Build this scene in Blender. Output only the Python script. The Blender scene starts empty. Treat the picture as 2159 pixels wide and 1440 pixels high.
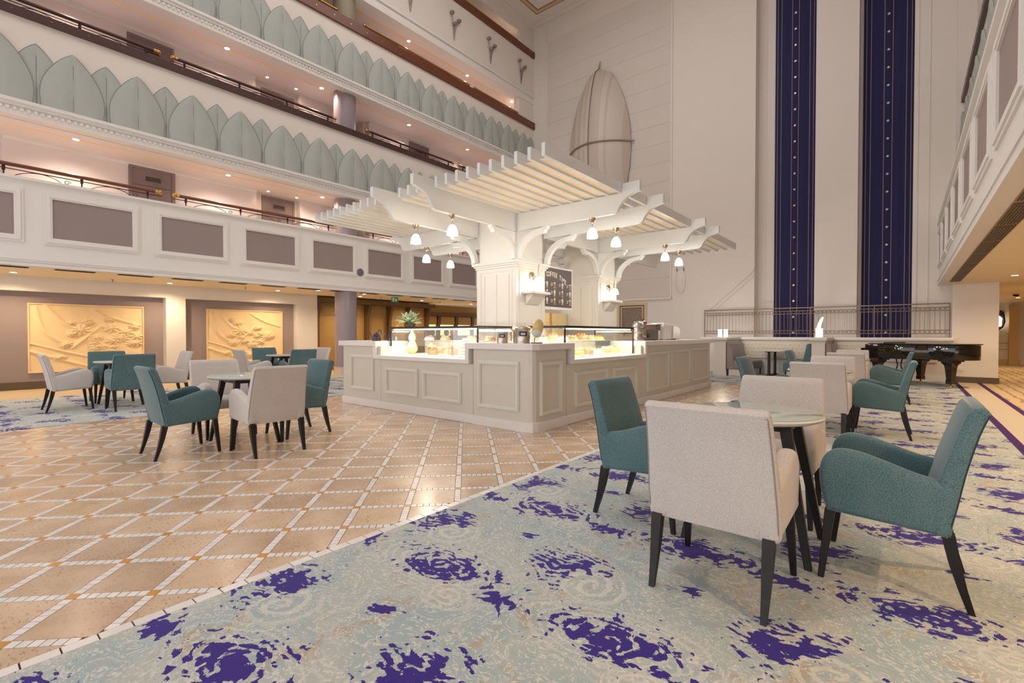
import bpy, bmesh, math, random
from mathutils import Vector, Matrix
random.seed(7)
PI = math.pi
R = math.radians
scn = bpy.context.scene
col = scn.collection

# ------------------------------------------------------------------ camera, world, large lights, exposure
cd = bpy.data.cameras.new('camera')
cd.sensor_width = 36.0
cd.lens = 1010.0 / 2159.0 * 36.0
cd.clip_end = 200
cam = bpy.data.objects.new('camera', cd)
col.objects.link(cam)
cam.location = (0, 0, 1.2)
cam.rotation_euler = (R(90 - 0.851), 0, R(39.5))
scn.camera = cam

world = bpy.data.worlds.new('world')
scn.world = world
world.use_nodes = True
wbg = world.node_tree.nodes['Background']
wbg.inputs[0].default_value = (1.0, 0.97, 0.96, 1)
wbg.inputs[1].default_value = 1.5

def area_light(name, loc, sx, sy, energy, color, rot=(0, 0, 0)):
    l = bpy.data.lights.new(name, 'AREA')
    l.shape = 'RECTANGLE'; l.size = sx; l.size_y = sy
    l.energy = energy; l.color = color
    o = bpy.data.objects.new(name, l); col.objects.link(o)
    o.location = loc; o.rotation_euler = rot
    return o

area_light('atrium_fill_light', (-5.9, 5.0, 14.1), 8.0, 14.0, 520, (1.0, 0.95, 0.92))  # soft light added below the ceiling, out of view; no skylight is built

vs = scn.view_settings
vs.view_transform = 'Standard'; vs.look = 'None'; vs.gamma = 1.0; vs.use_curve_mapping = False
vs.exposure = 0.28

# ------------------------------------------------------------------ helpers
def s2l(c):
    c = c / 255.0
    return c / 12.92 if c <= 0.04045 else ((c + 0.055) / 1.055) ** 2.4
def rgb(r, g, b):
    return (s2l(r), s2l(g), s2l(b), 1.0)

MATS = {}
def nodes_of(name):
    m = bpy.data.materials.new(name); m.use_nodes = True
    nt = m.node_tree
    return m, nt, nt.nodes['Principled BSDF'], nt.nodes.new, nt.links.new
def setin(b, key, v):
    if key in b.inputs: b.inputs[key].default_value = v

def mat(name, c, rough=0.6, metal=0.0, var=0.06, scale=6.0, bump=0.0, bscale=60.0, emit=0.0, ecol=None, sheen=0.0, coat=0.0, spec=0.5, rnd=0.0):
    """plain procedural material: colour with a little noise, optional fine bump"""
    if name in MATS: return MATS[name]
    m, nt, b, N, L = nodes_of(name)
    base = rgb(*c)
    tc = N('ShaderNodeTexCoord')
    no = N('ShaderNodeTexNoise'); no.inputs['Scale'].default_value = scale; no.inputs['Detail'].default_value = 4
    L(tc.outputs['Object'], no.inputs['Vector'])
    mx = N('ShaderNodeMix'); mx.data_type = 'RGBA'
    mx.inputs[6].default_value = tuple(max(0, x * (1 - var)) for x in base[:3]) + (1,)
    mx.inputs[7].default_value = tuple(min(1, x * (1 + var)) for x in base[:3]) + (1,)
    L(no.outputs['Fac'], mx.inputs[0])
    out = mx.outputs[2]
    if rnd > 0:
        oi = N('ShaderNodeObjectInfo'); ge = N('ShaderNodeNewGeometry')
        ad = N('ShaderNodeMath'); ad.operation = 'ADD'
        L(oi.outputs['Random'], ad.inputs[0]); L(ge.outputs['Random Per Island'], ad.inputs[1])
        fr = N('ShaderNodeMath'); fr.operation = 'FRACT'; L(ad.outputs[0], fr.inputs[0])
        mr = N('ShaderNodeMapRange'); mr.inputs[3].default_value = 1 - rnd; mr.inputs[4].default_value = 1 + rnd
        L(fr.outputs[0], mr.inputs[0])
        hv = N('ShaderNodeHueSaturation'); L(out, hv.inputs['Color']); L(mr.outputs[0], hv.inputs['Value'])
        out = hv.outputs[0]
    L(out, b.inputs['Base Color'])
    setin(b, 'Roughness', rough); setin(b, 'Metallic', metal); setin(b, 'Specular IOR Level', spec)
    if sheen: setin(b, 'Sheen Weight', sheen); setin(b, 'Sheen Roughness', 0.4)
    if coat: setin(b, 'Coat Weight', coat); setin(b, 'Coat Roughness', 0.05)
    if emit:
        setin(b, 'Emission Color', rgb(*(ecol or c))); setin(b, 'Emission Strength', emit)
    if bump:
        n2 = N('ShaderNodeTexNoise'); n2.inputs['Scale'].default_value = bscale; n2.inputs['Detail'].default_value = 3
        L(tc.outputs['Object'], n2.inputs['Vector'])
        bp = N('ShaderNodeBump'); bp.inputs['Strength'].default_value = bump; bp.inputs['Distance'].default_value = 0.01
        L(n2.outputs['Fac'], bp.inputs['Height']); L(bp.outputs[0], b.inputs['Normal'])
    MATS[name] = m
    return m

def glass(name, tint=(252, 254, 253), rough=0.0, alpha=0.16):
    """thin clear pane: mostly transparent with a Fresnel reflection"""
    if name in MATS: return MATS[name]
    m = bpy.data.materials.new(name); m.use_nodes = True
    nt = m.node_tree; nt.nodes.clear(); N, L = nt.nodes.new, nt.links.new
    out = N('ShaderNodeOutputMaterial'); mix = N('ShaderNodeMixShader')
    tr = N('ShaderNodeBsdfTransparent'); gl = N('ShaderNodeBsdfGlossy'); fr = N('ShaderNodeFresnel')
    tr.inputs[0].default_value = rgb(*tint); gl.inputs['Roughness'].default_value = rough
    fr.inputs[0].default_value = 1.45
    mul = N('ShaderNodeMath'); mul.operation = 'MULTIPLY_ADD'; mul.inputs[1].default_value = 0.55; mul.inputs[2].default_value = alpha * 0.05
    L(fr.outputs[0], mul.inputs[0]); L(mul.outputs[0], mix.inputs[0])
    L(tr.outputs[0], mix.inputs[1]); L(gl.outputs[0], mix.inputs[2]); L(mix.outputs[0], out.inputs[0])
    MATS[name] = m
    return m

def wloc(o):
    v = Vector((0, 0, 0))
    while o is not None:
        v += Vector(o.location); o = o.parent
    return v

class MB:
    """collects shapes, builds ONE mesh object"""
    def __init__(s): s.v = []; s.f = []
    def add(s, vs, fs):
        n = len(s.v); s.v += [tuple(p) for p in vs]; s.f += [tuple(i + n for i in f) for f in fs]; return s
    def box(s, x0, x1, y0, y1, z0, z1):
        return s.add([(x0, y0, z0), (x1, y0, z0), (x1, y1, z0), (x0, y1, z0), (x0, y0, z1), (x1, y0, z1), (x1, y1, z1), (x0, y1, z1)],
                     [(0, 3, 2, 1), (4, 5, 6, 7), (0, 1, 5, 4), (1, 2, 6, 5), (2, 3, 7, 6), (3, 0, 4, 7)])
    def hexa(s, lo, hi):
        """two quads (lists of 4 points), lo then hi, joined"""
        return s.add(list(lo) + list(hi), [(0, 3, 2, 1), (4, 5, 6, 7), (0, 1, 5, 4), (1, 2, 6, 5), (2, 3, 7, 6), (3, 0, 4, 7)])
    def prism(s, poly, axis, a, b):
        n = len(poly)
        def P(p, t):
            return {'x': (t, p[0], p[1]), 'y': (p[0], t, p[1]), 'z': (p[0], p[1], t)}[axis]
        vs = [P(p, a) for p in poly] + [P(p, b) for p in poly]
        fs = [tuple(range(n))[::-1], tuple(range(n, 2 * n))] + [(i, (i + 1) % n, n + (i + 1) % n, n + i) for i in range(n)]
        return s.add(vs, fs)
    def ring(s, outer, inner, axis, a, b):
        """frame between two closed loops with the same number of points"""
        n = len(outer)
        def P(p, t):
            return {'x': (t, p[0], p[1]), 'y': (p[0], t, p[1]), 'z': (p[0], p[1], t)}[axis]
        vs = [P(p, a) for p in outer] + [P(p, a) for p in inner] + [P(p, b) for p in outer] + [P(p, b) for p in inner]
        fs = []
        for i in range(n):
            j = (i + 1) % n
            fs += [(i, n + i, n + j, j), (2 * n + i, 2 * n + j, 3 * n + j, 3 * n + i), (i, j, 2 * n + j, 2 * n + i), (n + i, 3 * n + i, 3 * n + j, n + j)]
        return s.add(vs, fs)
    def lathe(s, prof, seg=20, c=(0, 0, 0), cap=True):
        n = len(prof); vs = []; fs = []
        for r, z in prof:
            for k in range(seg):
                a = 2 * PI * k / seg
                vs.append((c[0] + r * math.cos(a), c[1] + r * math.sin(a), c[2] + z))
        for i in range(n - 1):
            for k in range(seg):
                k2 = (k + 1) % seg
                fs.append((i * seg + k, i * seg + k2, (i + 1) * seg + k2, (i + 1) * seg + k))
        if cap:
            fs.append(tuple(range(seg))[::-1]); fs.append(tuple((n - 1) * seg + k for k in range(seg)))
        return s.add(vs, fs)
    def tube(s, pts, r, seg=8, closed=False):
        pts = [Vector(p) for p in pts]; n = len(pts); vs = []; fs = []
        rr = r if isinstance(r, (list, tuple)) else [r] * n
        up = None
        for i, p in enumerate(pts):
            if closed: t = pts[(i + 1) % n] - pts[i - 1]
            else: t = pts[min(i + 1, n - 1)] - pts[max(i - 1, 0)]
            t.normalize()
            if up is None:
                up = Vector((0, 0, 1)) if abs(t.z) < 0.9 else Vector((1, 0, 0))
            u = (up - t * up.dot(t))
            if u.length < 1e-5: u = t.orthogonal()
            u.normalize(); w = t.cross(u); up = u
            for k in range(seg):
                a = 2 * PI * k / seg
                vs.append(p + (u * math.cos(a) + w * math.sin(a)) * rr[i])
        m = n if closed else n - 1
        for i in range(m):
            j = (i + 1) % n
            for k in range(seg):
                k2 = (k + 1) % seg
                fs.append((i * seg + k, i * seg + k2, j * seg + k2, j * seg + k))
        if not closed:
            fs.append(tuple(range(seg))[::-1]); fs.append(tuple((n - 1) * seg + k for k in range(seg)))
        return s.add(vs, fs)
    def sphere(s, c, r, seg=12, rings=8, sc=(1, 1, 1)):
        prof = [(math.sin(PI * i / rings), -math.cos(PI * i / rings)) for i in range(rings + 1)]
        vs = []; fs = []
        for q, z in prof:
            for k in range(seg):
                a = 2 * PI * k / seg
                vs.append((c[0] + r * sc[0] * q * math.cos(a), c[1] + r * sc[1] * q * math.sin(a), c[2] + r * sc[2] * z))
        for i in range(rings):
            for k in range(seg):
                k2 = (k + 1) % seg
                fs.append((i * seg + k, i * seg + k2, (i + 1) * seg + k2, (i + 1) * seg + k))
        return s.add(vs, fs)
    def xf(s, M):
        s.v = [tuple(M @ Vector(p)) for p in s.v]; return s
    def mesh(s, name, m, bevel=0.0, seg=2, smooth=False, local=(0, 0, 0)):
        me = bpy.data.meshes.new(name)
        L = Vector(local)
        me.from_pydata([tuple(Vector(p) - L) for p in s.v], [], s.f)
        bm = bmesh.new(); bm.from_mesh(me)
        bmesh.ops.remove_doubles(bm, verts=bm.verts, dist=1e-5)
        bmesh.ops.recalc_face_normals(bm, faces=bm.faces)
        if bevel:
            es = [e for e in bm.edges if len(e.link_faces) == 2 and e.calc_face_angle(0) > 0.5]
            bmesh.ops.bevel(bm, geom=es, offset=bevel, segments=seg, profile=0.5, affect='EDGES', clamp_overlap=True)
        bm.to_mesh(me); bm.free()
        if smooth:
            for p in me.polygons: p.use_smooth = True
            if hasattr(me, 'set_sharp_from_angle'): me.set_sharp_from_angle(angle=R(50 if not bevel else 75))
        me.materials.append(m)
        return me
    def build(s, name, m, parent=None, bevel=0.0, seg=2, smooth=False, local=None):
        if local is None: local = wloc(parent) if parent is not None else (0, 0, 0)
        o = bpy.data.objects.new(name, s.mesh(name, m, bevel, seg, smooth, local))
        col.objects.link(o); o.parent = parent
        return o

def link(name, me, parent=None, loc=(0, 0, 0), rz=0.0, sc=None):
    """another object on shared mesh data"""
    o = bpy.data.objects.new(name, me); col.objects.link(o)
    o.parent = parent; o.location = loc; o.rotation_euler = (0, 0, rz)
    if sc: o.scale = sc
    return o
def tag(o, label=None, cat=None, group=None, kind=None):
    if label: o['label'] = label
    if cat: o['category'] = cat
    if group: o['group'] = group
    if kind: o['kind'] = kind
    return o
def thing(name, label, cat, loc=(0, 0, 0), rz=0.0, group=None):
    o = bpy.data.objects.new(name, None); col.objects.link(o)
    o.empty_display_size = 0.1
    o.location = loc; o.rotation_euler = (0, 0, rz)
    return tag(o, label, cat, group)
def struct(name, mb, m, label=None, **k):
    o = mb.build(name, m, **k)
    return tag(o, label, None, None, 'structure')
def copy_tree(o, parent=None):
    c = o.copy(); col.objects.link(c); c.parent = parent
    for ch in list(o.children): copy_tree(ch, c)
    return c
def place(proto, used, loc, rz, label, group=None):
    """the first time the prototype itself, later a copy of it and its parts"""
    o = proto if not used else copy_tree(proto)
    used.append(1)
    o.location = loc; o.rotation_euler = (0, 0, rz)
    o['label'] = label
    if group: o['group'] = group
    return o
def rect(a0, a1, b0, b1): return [(a0, b0), (a1, b0), (a1, b1), (a0, b1)]
def spot(name, loc, energy, color, size=150, blend=0.6, parent=None, radius=0.05):
    l = bpy.data.lights.new(name, 'SPOT'); l.energy = energy; l.color = color
    l.spot_size = R(size); l.spot_blend = blend; l.shadow_soft_size = radius
    o = bpy.data.objects.new(name, l); col.objects.link(o)
    o.parent = parent; o.location = Vector(loc) - (wloc(parent) if parent else Vector((0, 0, 0)))
    return o
def point(name, loc, energy, color, radius=0.05, parent=None):
    l = bpy.data.lights.new(name, 'POINT'); l.energy = energy; l.color = color; l.shadow_soft_size = radius
    o = bpy.data.objects.new(name, l); col.objects.link(o)
    o.parent = parent; o.location = Vector(loc) - (wloc(parent) if parent else Vector((0, 0, 0)))
    return o
ORD = ['first', 'second', 'third', 'fourth', 'fifth', 'sixth', 'seventh', 'eighth', 'ninth', 'tenth', 'eleventh', 'twelfth', 'thirteenth', 'fourteenth', 'fifteenth', 'sixteenth']
WARM = (1.0, 0.74, 0.46)
WARM2 = (1.0, 0.92, 0.80)
PALEW = (1.0, 0.82, 0.66)

# ------------------------------------------------------------------ materials
WHITE = mat('white_paint', (232, 228, 225), 0.55, var=0.02, scale=2)
CREAM = mat('cream_paint', (228, 221, 214), 0.6, var=0.02, scale=2)
MAUVE = mat('mauve_paint', (152, 136, 134), 0.7, var=0.03, scale=3)
LEAFM = mat('sage_plaster', (176, 182, 177), 0.75, var=0.04, scale=4, bump=0.08, bscale=40)
PINKW = mat('corridor_paint', (228, 216, 216), 0.6, var=0.02, scale=2)
DOORM = mat('taupe_door_paint', (134, 116, 116), 0.5, var=0.04)
WOODD = mat('dark_mahogany', (70, 42, 38), 0.35, var=0.15, scale=9, coat=0.2)
WOODR = mat('red_mahogany', (108, 54, 34), 0.35, var=0.15, scale=9, coat=0.2)
BRASS = mat('brass', (200, 160, 90), 0.25, 1.0, var=0.05)
IRON = mat('wrought_iron', (50, 36, 34), 0.5, 0.4, var=0.1)
STEEL = mat('brushed_steel', (190, 186, 182), 0.3, 1.0, var=0.05)
DARKM = mat('dark_bronze_frame', (62, 54, 48), 0.4, 0.5, var=0.08)
BLACK = mat('black_lacquered_wood', (26, 20, 20), 0.3, var=0.1)
GRILLE = mat('grille_dark', (70, 58, 50), 0.6, var=0.05)
BASEB = mat('brown_baseboard', (96, 80, 62), 0.45, var=0.06)
OCHRE = mat('ochre_panelling', (176, 140, 82), 0.5, var=0.06, scale=3)
OCHRED = mat('dark_ochre_moulding', (104, 76, 44), 0.5, var=0.08)
COLM = mat('mauve_column_paint', (150, 138, 144), 0.3, var=0.03)
LAMPON = mat('lamp_on', (255, 236, 205), 0.4, emit=14.0, ecol=(255, 226, 180))
SHADEON = mat('opal_glass_on', (255, 246, 230), 0.3, emit=4.5, ecol=(255, 236, 208))
NICKEL = mat('brushed_nickel', (196, 180, 160), 0.28, 1.0, var=0.04)
PLASTER = mat('relief_plaster', (236, 206, 160), 0.75, var=0.05, scale=5, bump=0.05)

def stone_mat():
    m, nt, b, N, L = nodes_of('travertine')
    tc = N('ShaderNodeTexCoord'); oi = N('ShaderNodeObjectInfo'); ge = N('ShaderNodeNewGeometry')
    ad = N('ShaderNodeMath'); ad.operation = 'ADD'; L(oi.outputs['Random'], ad.inputs[0]); L(ge.outputs['Random Per Island'], ad.inputs[1])
    fr = N('ShaderNodeMath'); fr.operation = 'FRACT'; L(ad.outputs[0], fr.inputs[0])
    geo = ge.outputs['Position']
    n1 = N('ShaderNodeTexNoise'); n1.inputs['Scale'].default_value = 3.5; n1.inputs['Detail'].default_value = 6; L(geo, n1.inputs['Vector'])
    r1 = N('ShaderNodeValToRGB'); L(n1.outputs['Fac'], r1.inputs[0])
    r1.color_ramp.elements[0].position = 0.3; r1.color_ramp.elements[0].color = rgb(196, 166, 138)
    r1.color_ramp.elements[1].position = 0.7; r1.color_ramp.elements[1].color = rgb(218, 194, 168)
    mp = N('ShaderNodeMapping'); mp.inputs['Rotation'].default_value = (0, 0, R(45)); mp.inputs['Scale'].default_value = (30, 75, 40); L(geo, mp.inputs[0])
    n2 = N('ShaderNodeTexNoise'); n2.inputs['Scale'].default_value = 1.0; n2.inputs['Detail'].default_value = 5; n2.inputs['Roughness'].default_value = 0.7; L(mp.outputs[0], n2.inputs['Vector'])
    r2 = N('ShaderNodeValToRGB'); L(n2.outputs['Fac'], r2.inputs[0])
    r2.color_ramp.elements[0].position = 0.33; r2.color_ramp.elements[0].color = (1, 1, 1, 1)
    r2.color_ramp.elements[1].position = 0.46; r2.color_ramp.elements[1].color = (0, 0, 0, 1)
    n3 = N('ShaderNodeTexNoise'); n3.inputs['Scale'].default_value = 5; L(geo, n3.inputs['Vector'])
    mu = N('ShaderNodeMath'); mu.operation = 'MULTIPLY'; n3r = N('ShaderNodeMapRange'); n3r.inputs[1].default_value = 0.35; n3r.inputs[2].default_value = 0.65; n3r.inputs[3].default_value = 0.1; n3r.inputs[4].default_value = 1.0; L(n3.outputs['Fac'], n3r.inputs[0]); L(r2.outputs[0], mu.inputs[0]); L(n3r.outputs[0], mu.inputs[1])
    mx = N('ShaderNodeMix'); mx.data_type = 'RGBA'; L(mu.outputs[0], mx.inputs[0]); L(r1.outputs[0], mx.inputs[6]); mx.inputs[7].default_value = rgb(150, 108, 72)
    mr = N('ShaderNodeMapRange'); mr.inputs[3].default_value = 0.84; mr.inputs[4].default_value = 1.10; L(fr.outputs[0], mr.inputs[0])
    hv = N('ShaderNodeHueSaturation'); L(mx.outputs[2], hv.inputs['Color']); L(mr.outputs[0], hv.inputs['Value'])
    L(hv.outputs[0], b.inputs['Base Color'])
    setin(b, 'Roughness', 0.2); setin(b, 'Specular IOR Level', 0.4)
    n4 = N('ShaderNodeTexNoise'); n4.inputs['Scale'].default_value = 6; L(geo, n4.inputs['Vector'])
    bp = N('ShaderNodeBump'); bp.inputs['Strength'].default_value = 0.03; bp.inputs['Distance'].default_value = 0.05
    L(n4.outputs['Fac'], bp.inputs['Height']); L(bp.outputs[0], b.inputs['Normal'])
    return m
TRAV = stone_mat()
MOSAIC = mat('white_mosaic_stone', (228, 224, 222), 0.25, var=0.05, scale=8, rnd=0.07, spec=0.4)
ACCENT = mat('amber_marble', (206, 148, 72), 0.25, var=0.15, scale=14, rnd=0.1, spec=0.4)
GROUT = mat('grout', (84, 70, 58), 0.8, var=0.1)

def carpet_mat():
    """woven carpet: pale blue ground, cream scrolls, sand patches, violet ink motifs on a 0.97 x 1.0 m repeat"""
    m, nt, b, N, L = nodes_of('pattern_carpet')
    ge = N('ShaderNodeNewGeometry'); pos = ge.outputs['Position']
    def math_(op, a, c=None, d=None):
        n = N('ShaderNodeMath'); n.operation = op
        for i, x in enumerate((a, c, d)):
            if x is None: continue
            if isinstance(x, (int, float)): n.inputs[i].default_value = x
            else: L(x, n.inputs[i])
        return n.outputs[0]
    def noise(vec, s, det=3, rough=0.55, dist=0.0):
        n = N('ShaderNodeTexNoise'); n.inputs['Scale'].default_value = s; n.inputs['Detail'].default_value = det
        n.inputs['Roughness'].default_value = rough; n.inputs['Distortion'].default_value = dist
        L(vec, n.inputs['Vector']); return n
    def mixc(f, a, c):
        n = N('ShaderNodeMix'); n.data_type = 'RGBA'
        if isinstance(f, (int, float)): n.inputs[0].default_value = f
        else: L(f, n.inputs[0])
        for i, x in ((6, a), (7, c)):
            if isinstance(x, tuple): n.inputs[i].default_value = x
            else: L(x, n.inputs[i])
        return n.outputs[2]
    def step(x, lo, hi):
        n = N('ShaderNodeMapRange'); n.interpolation_type = 'SMOOTHSTEP'
        n.inputs[1].default_value = lo; n.inputs[2].default_value = hi; L(x, n.inputs[0]); return n.outputs[0]
    # warp
    nw = noise(pos, 7.0, 3)
    wv = N('ShaderNodeVectorMath'); wv.operation = 'MULTIPLY_ADD'
    L(nw.outputs['Color'], wv.inputs[0]); wv.inputs[1].default_value = (0.10, 0.10, 0); L(pos, wv.inputs[2])
    sx = N('ShaderNodeSeparateXYZ'); L(wv.outputs[0], sx.inputs[0])
    X = math_('ADD', sx.outputs[0], 2.28 - 0.05); Y = math_('SUBTRACT', sx.outputs[1], 1.06 + 0.05)
    def cell(cx, cy, rx, ry, ang=0.0):
        """normalised distance to the motif centre of the nearest repeat"""
        dx = math_('SUBTRACT', X, cx); dy = math_('SUBTRACT', Y, cy)
        wx = N('ShaderNodeMath'); wx.operation = 'WRAP'; L(dx, wx.inputs[0]); wx.inputs[1].default_value = 0.485; wx.inputs[2].default_value = -0.485
        wy = N('ShaderNodeMath'); wy.operation = 'WRAP'; L(dy, wy.inputs[0]); wy.inputs[1].default_value = 0.503; wy.inputs[2].default_value = -0.503
        ca, sa = math.cos(ang), math.sin(ang)
        u = math_('ADD', math_('MULTIPLY', wx.outputs[0], ca), math_('MULTIPLY', wy.outputs[0], sa))
        v = math_('SUBTRACT', math_('MULTIPLY', wy.outputs[0], ca), math_('MULTIPLY', wx.outputs[0], sa))
        uu = math_('MULTIPLY', u, 1 / rx); vv = math_('MULTIPLY', v, 1 / ry)
        d = math_('SQRT', math_('ADD', math_('MULTIPLY', uu, uu), math_('MULTIPLY', vv, vv)))
        return d, u, v
    dB, uB, vB = cell(0.0, 0.0, 0.22, 0.22)
    dA, uA, vA = cell(0.42, 0.62, 0.34, 0.16, 0.10)
    dC, uC, vC = cell(0.86, 0.56, 0.20, 0.08, -0.1)
    dD, uD, vD = cell(0.55, 0.18, 0.10, 0.05, 0.3)
    dm = math_('MINIMUM', math_('MINIMUM', dA, dB), math_('MINIMUM', dC, dD))
    # rings of the scrolls (spiral arms round the motif centres)
    def spiral(u, v, k, tw):
        r = math_('SQRT', math_('ADD', math_('MULTIPLY', u, u), math_('MULTIPLY', v, v)))
        a = math_('ARCTAN2', v, u)
        return math_('SINE', math_('ADD', math_('MULTIPLY', r, k), math_('MULTIPLY', a, tw)))
    spA = spiral(uA, math_('MULTIPLY', vA, 1.9), 95, 1.0)
    dS, uS, vS = cell(0.66, 0.44, 0.12, 0.10)
    spS = spiral(uS, math_('MULTIPLY', vS, 1.4), 110, 1.0)
    dT, uT, vT = cell(0.16, -0.08, 0.16, 0.13)
    spT = spiral(uT, vT, 90, -1.0)
    fine = noise(pos, 11, 5, 0.62, 1.0); fine2 = noise(pos, 70, 3, 0.7)
    ink = math_('ADD', math_('SUBTRACT', 1.0, dm), math_('MULTIPLY', math_('SUBTRACT', fine.outputs['Fac'], 0.5), 4.2))
    ink = math_('ADD', ink, math_('MULTIPLY', spA, 0.24))
    ink = math_('ADD', ink, math_('MULTIPLY', math_('SINE', math_('MULTIPLY', dB, 16.0)), 0.10))
    ink = math_('SUBTRACT', ink, math_('MULTIPLY', step(dT, 1.1, 0.5), 0.9))
    ink = math_('SUBTRACT', ink, math_('MULTIPLY', step(dS, 1.1, 0.5), 0.6))
    inkm = step(ink, 0.40, 0.46)
    # ground
    nb = noise(pos, 2.4, 5, 0.6, 1.2)
    ground = mixc(step(nb.outputs['Fac'], 0.38, 0.62), rgb(158, 175, 179), rgb(178, 182, 179))
    ns = noise(pos, 5.0, 5, 0.65, 0.8)
    ground = mixc(math_('MULTIPLY', step(ns.outputs['Fac'], 0.57, 0.63), 0.7), ground, rgb(172, 156, 134))
    # cream scroll lines
    mpn = noise(wv.outputs[0], 4.5, 6, 0.6, 2.5)
    ln = math_('ABSOLUTE', math_('SUBTRACT', math_('FRACT', math_('MULTIPLY', mpn.outputs['Fac'], 9.0)), 0.5))
    ln = math_('MULTIPLY', step(ln, 0.20, 0.08), step(fine2.outputs['Fac'], 0.40, 0.52))
    ground = mixc(math_('MULTIPLY', ln, 0.9), ground, rgb(212, 210, 204))
    ring = math_('MAXIMUM', math_('MULTIPLY', step(spS, 0.1, 0.6), step(dS, 1.5, 0.8)), math_('MULTIPLY', step(spT, 0.1, 0.6), step(dT, 1.5, 0.8)))
    ring = math_('MAXIMUM', ring, math_('MULTIPLY', math_('MULTIPLY', step(spA, 0.2, 0.7), step(dA, 1.7, 1.0)), 0.8))
    ground = mixc(math_('MULTIPLY', ring, 0.6), ground, rgb(212, 210, 204))
    c = mixc(inkm, ground, rgb(50, 30, 128))
    L(c, b.inputs['Base Color'])
    setin(b, 'Roughness', 0.95); setin(b, 'Sheen Weight', 0.15); setin(b, 'Specular IOR Level', 0.15)
    n5 = noise(pos, 350, 2)
    bp = N('ShaderNodeBump'); bp.inputs['Strength'].default_value = 0.25; bp.inputs['Distance'].default_value = 0.004
    L(n5.outputs['Fac'], bp.inputs['Height']); L(bp.outputs[0], b.inputs['Normal'])
    return m
CARPET = carpet_mat()
PURPLE = mat('purple_carpet_band', (78, 54, 112), 0.95, var=0.1, scale=60, bump=0.2, bscale=300, spec=0.1)
def border_carpet():
    m, nt, b, N, L = nodes_of('wavy_beige_carpet')
    ge = N('ShaderNodeNewGeometry')
    mp = N('ShaderNodeMapping'); mp.inputs['Scale'].default_value = (0.6, 1.0, 1.0); L(ge.outputs['Position'], mp.inputs[0])
    w = N('ShaderNodeTexWave'); w.wave_type = 'BANDS'; w.bands_direction = 'X'; w.inputs['Scale'].default_value = 2.6; w.inputs['Distortion'].default_value = 3.0; w.inputs['Detail'].default_value = 2
    L(mp.outputs[0], w.inputs[0])
    r = N('ShaderNodeValToRGB'); L(w.outputs['Fac'], r.inputs[0])
    r.color_ramp.elements[0].position = 0.04; r.color_ramp.elements[0].color = rgb(166, 144, 120)
    r.color_ramp.elements[1].position = 0.22; r.color_ramp.elements[1].color = rgb(206, 188, 156)
    L(r.outputs[0], b.inputs['Base Color']); setin(b, 'Roughness', 0.95); setin(b, 'Specular IOR Level', 0.1)
    return m
WAVY = border_carpet()
BEIGEC = mat('plain_beige_carpet', (204, 194, 178), 0.95, var=0.05, scale=40, bump=0.2, bscale=300, spec=0.1)
# ------------------------------------------------------------------ the setting: floors
XB = -12.4          # front plane of the left balconies
YE = 16.5           # end wall plane
YP = 16.3           # face of the pier beside the piano
base = struct('floor', MB().box(-8.62, -2.43, -4, 12.5, -0.05, -0.005), GROUT, 'polished travertine floor laid diagonally with white mosaic bands')
P0 = 0.3457
U0, V0 = -2.137, 2.703
C45 = math.sqrt(0.5)
def uv2xy(u, v): return ((u - v) * C45, (u + v) * C45)
def in_floor(x, y): return -8.6 < x < -2.5 and -3.0 < y < 12.48
def in_kiosk(x, y): return -7.3 < x < -3.7 and 4.9 < y < 11.2
def clip_floor(poly):
    """clip a convex polygon to the tiled area"""
    def cl(pts, f, inter):
        out = []
        for i in range(len(pts)):
            a, b_ = pts[i - 1], pts[i]
            fa, fb = f(a), f(b_)
            if fa >= 0 and fb >= 0: out.append(b_)
            elif fa >= 0 > fb or fb >= 0 > fa:
                t = fa / (fa - fb); p = (a[0] + (b_[0] - a[0]) * t, a[1] + (b_[1] - a[1]) * t)
                out.append(p)
                if fb >= 0: out.append(b_)
        return out
    for f in (lambda p: p[0] + 8.6, lambda p: -2.492 - p[0], lambda p: p[1] + 3.0, lambda p: 12.48 - p[1]):
        if len(poly) < 3: return []
        poly = cl(poly, f, None)
    return poly if len(poly) >= 3 else []
def area2(p): return abs(sum(p[i - 1][0] * p[i][1] - p[i][0] * p[i - 1][1] for i in range(len(p)))) / 2
tiles, mosaics, accents = [], [], []
BW = 0.046
h = P0 / 2
for i in range(-40, 40):
    for j in range(-40, 40):
        u, v = U0 + i * P0, V0 + j * P0           # a node of the grid: amber insert
        x, y = uv2xy(u, v)
        if not (-9.2 < x < -1.9 and -3.6 < y < 13.0): continue
        def quad(u0, u1, v0, v1): return clip_floor([uv2xy(u0, v0), uv2xy(u1, v0), uv2xy(u1, v1), uv2xy(u0, v1)])
        def keep(lst, q):
            if q and area2(q) > 2e-4:
                cx = sum(p[0] for p in q) / len(q); cy = sum(p[1] for p in q) / len(q)
                lst.append((math.hypot(cx, cy), cx, cy, q))
        keep(accents, quad(u - BW / 2, u + BW / 2, v - BW / 2, v + BW / 2))
        t0, t1 = BW / 2 + 0.002, P0 - BW / 2 - 0.002
        keep(tiles, quad(u + t0, u + t1, v + t0, v + t1))
        n = 7; L_ = (P0 - BW) / n
        for k in range(n):
            a0 = BW / 2 + k * L_ + 0.0024; a1 = BW / 2 + (k + 1) * L_ - 0.0024
            keep(mosaics, quad(u + a0, u + a1, v - BW / 2 + 0.0018, v + BW / 2 - 0.0018))
            keep(mosaics, quad(u - BW / 2 + 0.0018, u + BW / 2 - 0.0018, v + a0, v + a1))
stones = []
k = 0
yy = -3.0
while yy < 12.4:
    stones.append((math.hypot(2.46, yy + .05), -2.46, yy + 0.05, rect(-2.488, -2.432, yy + 0.003, yy + 0.107))); yy += 0.11
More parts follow.
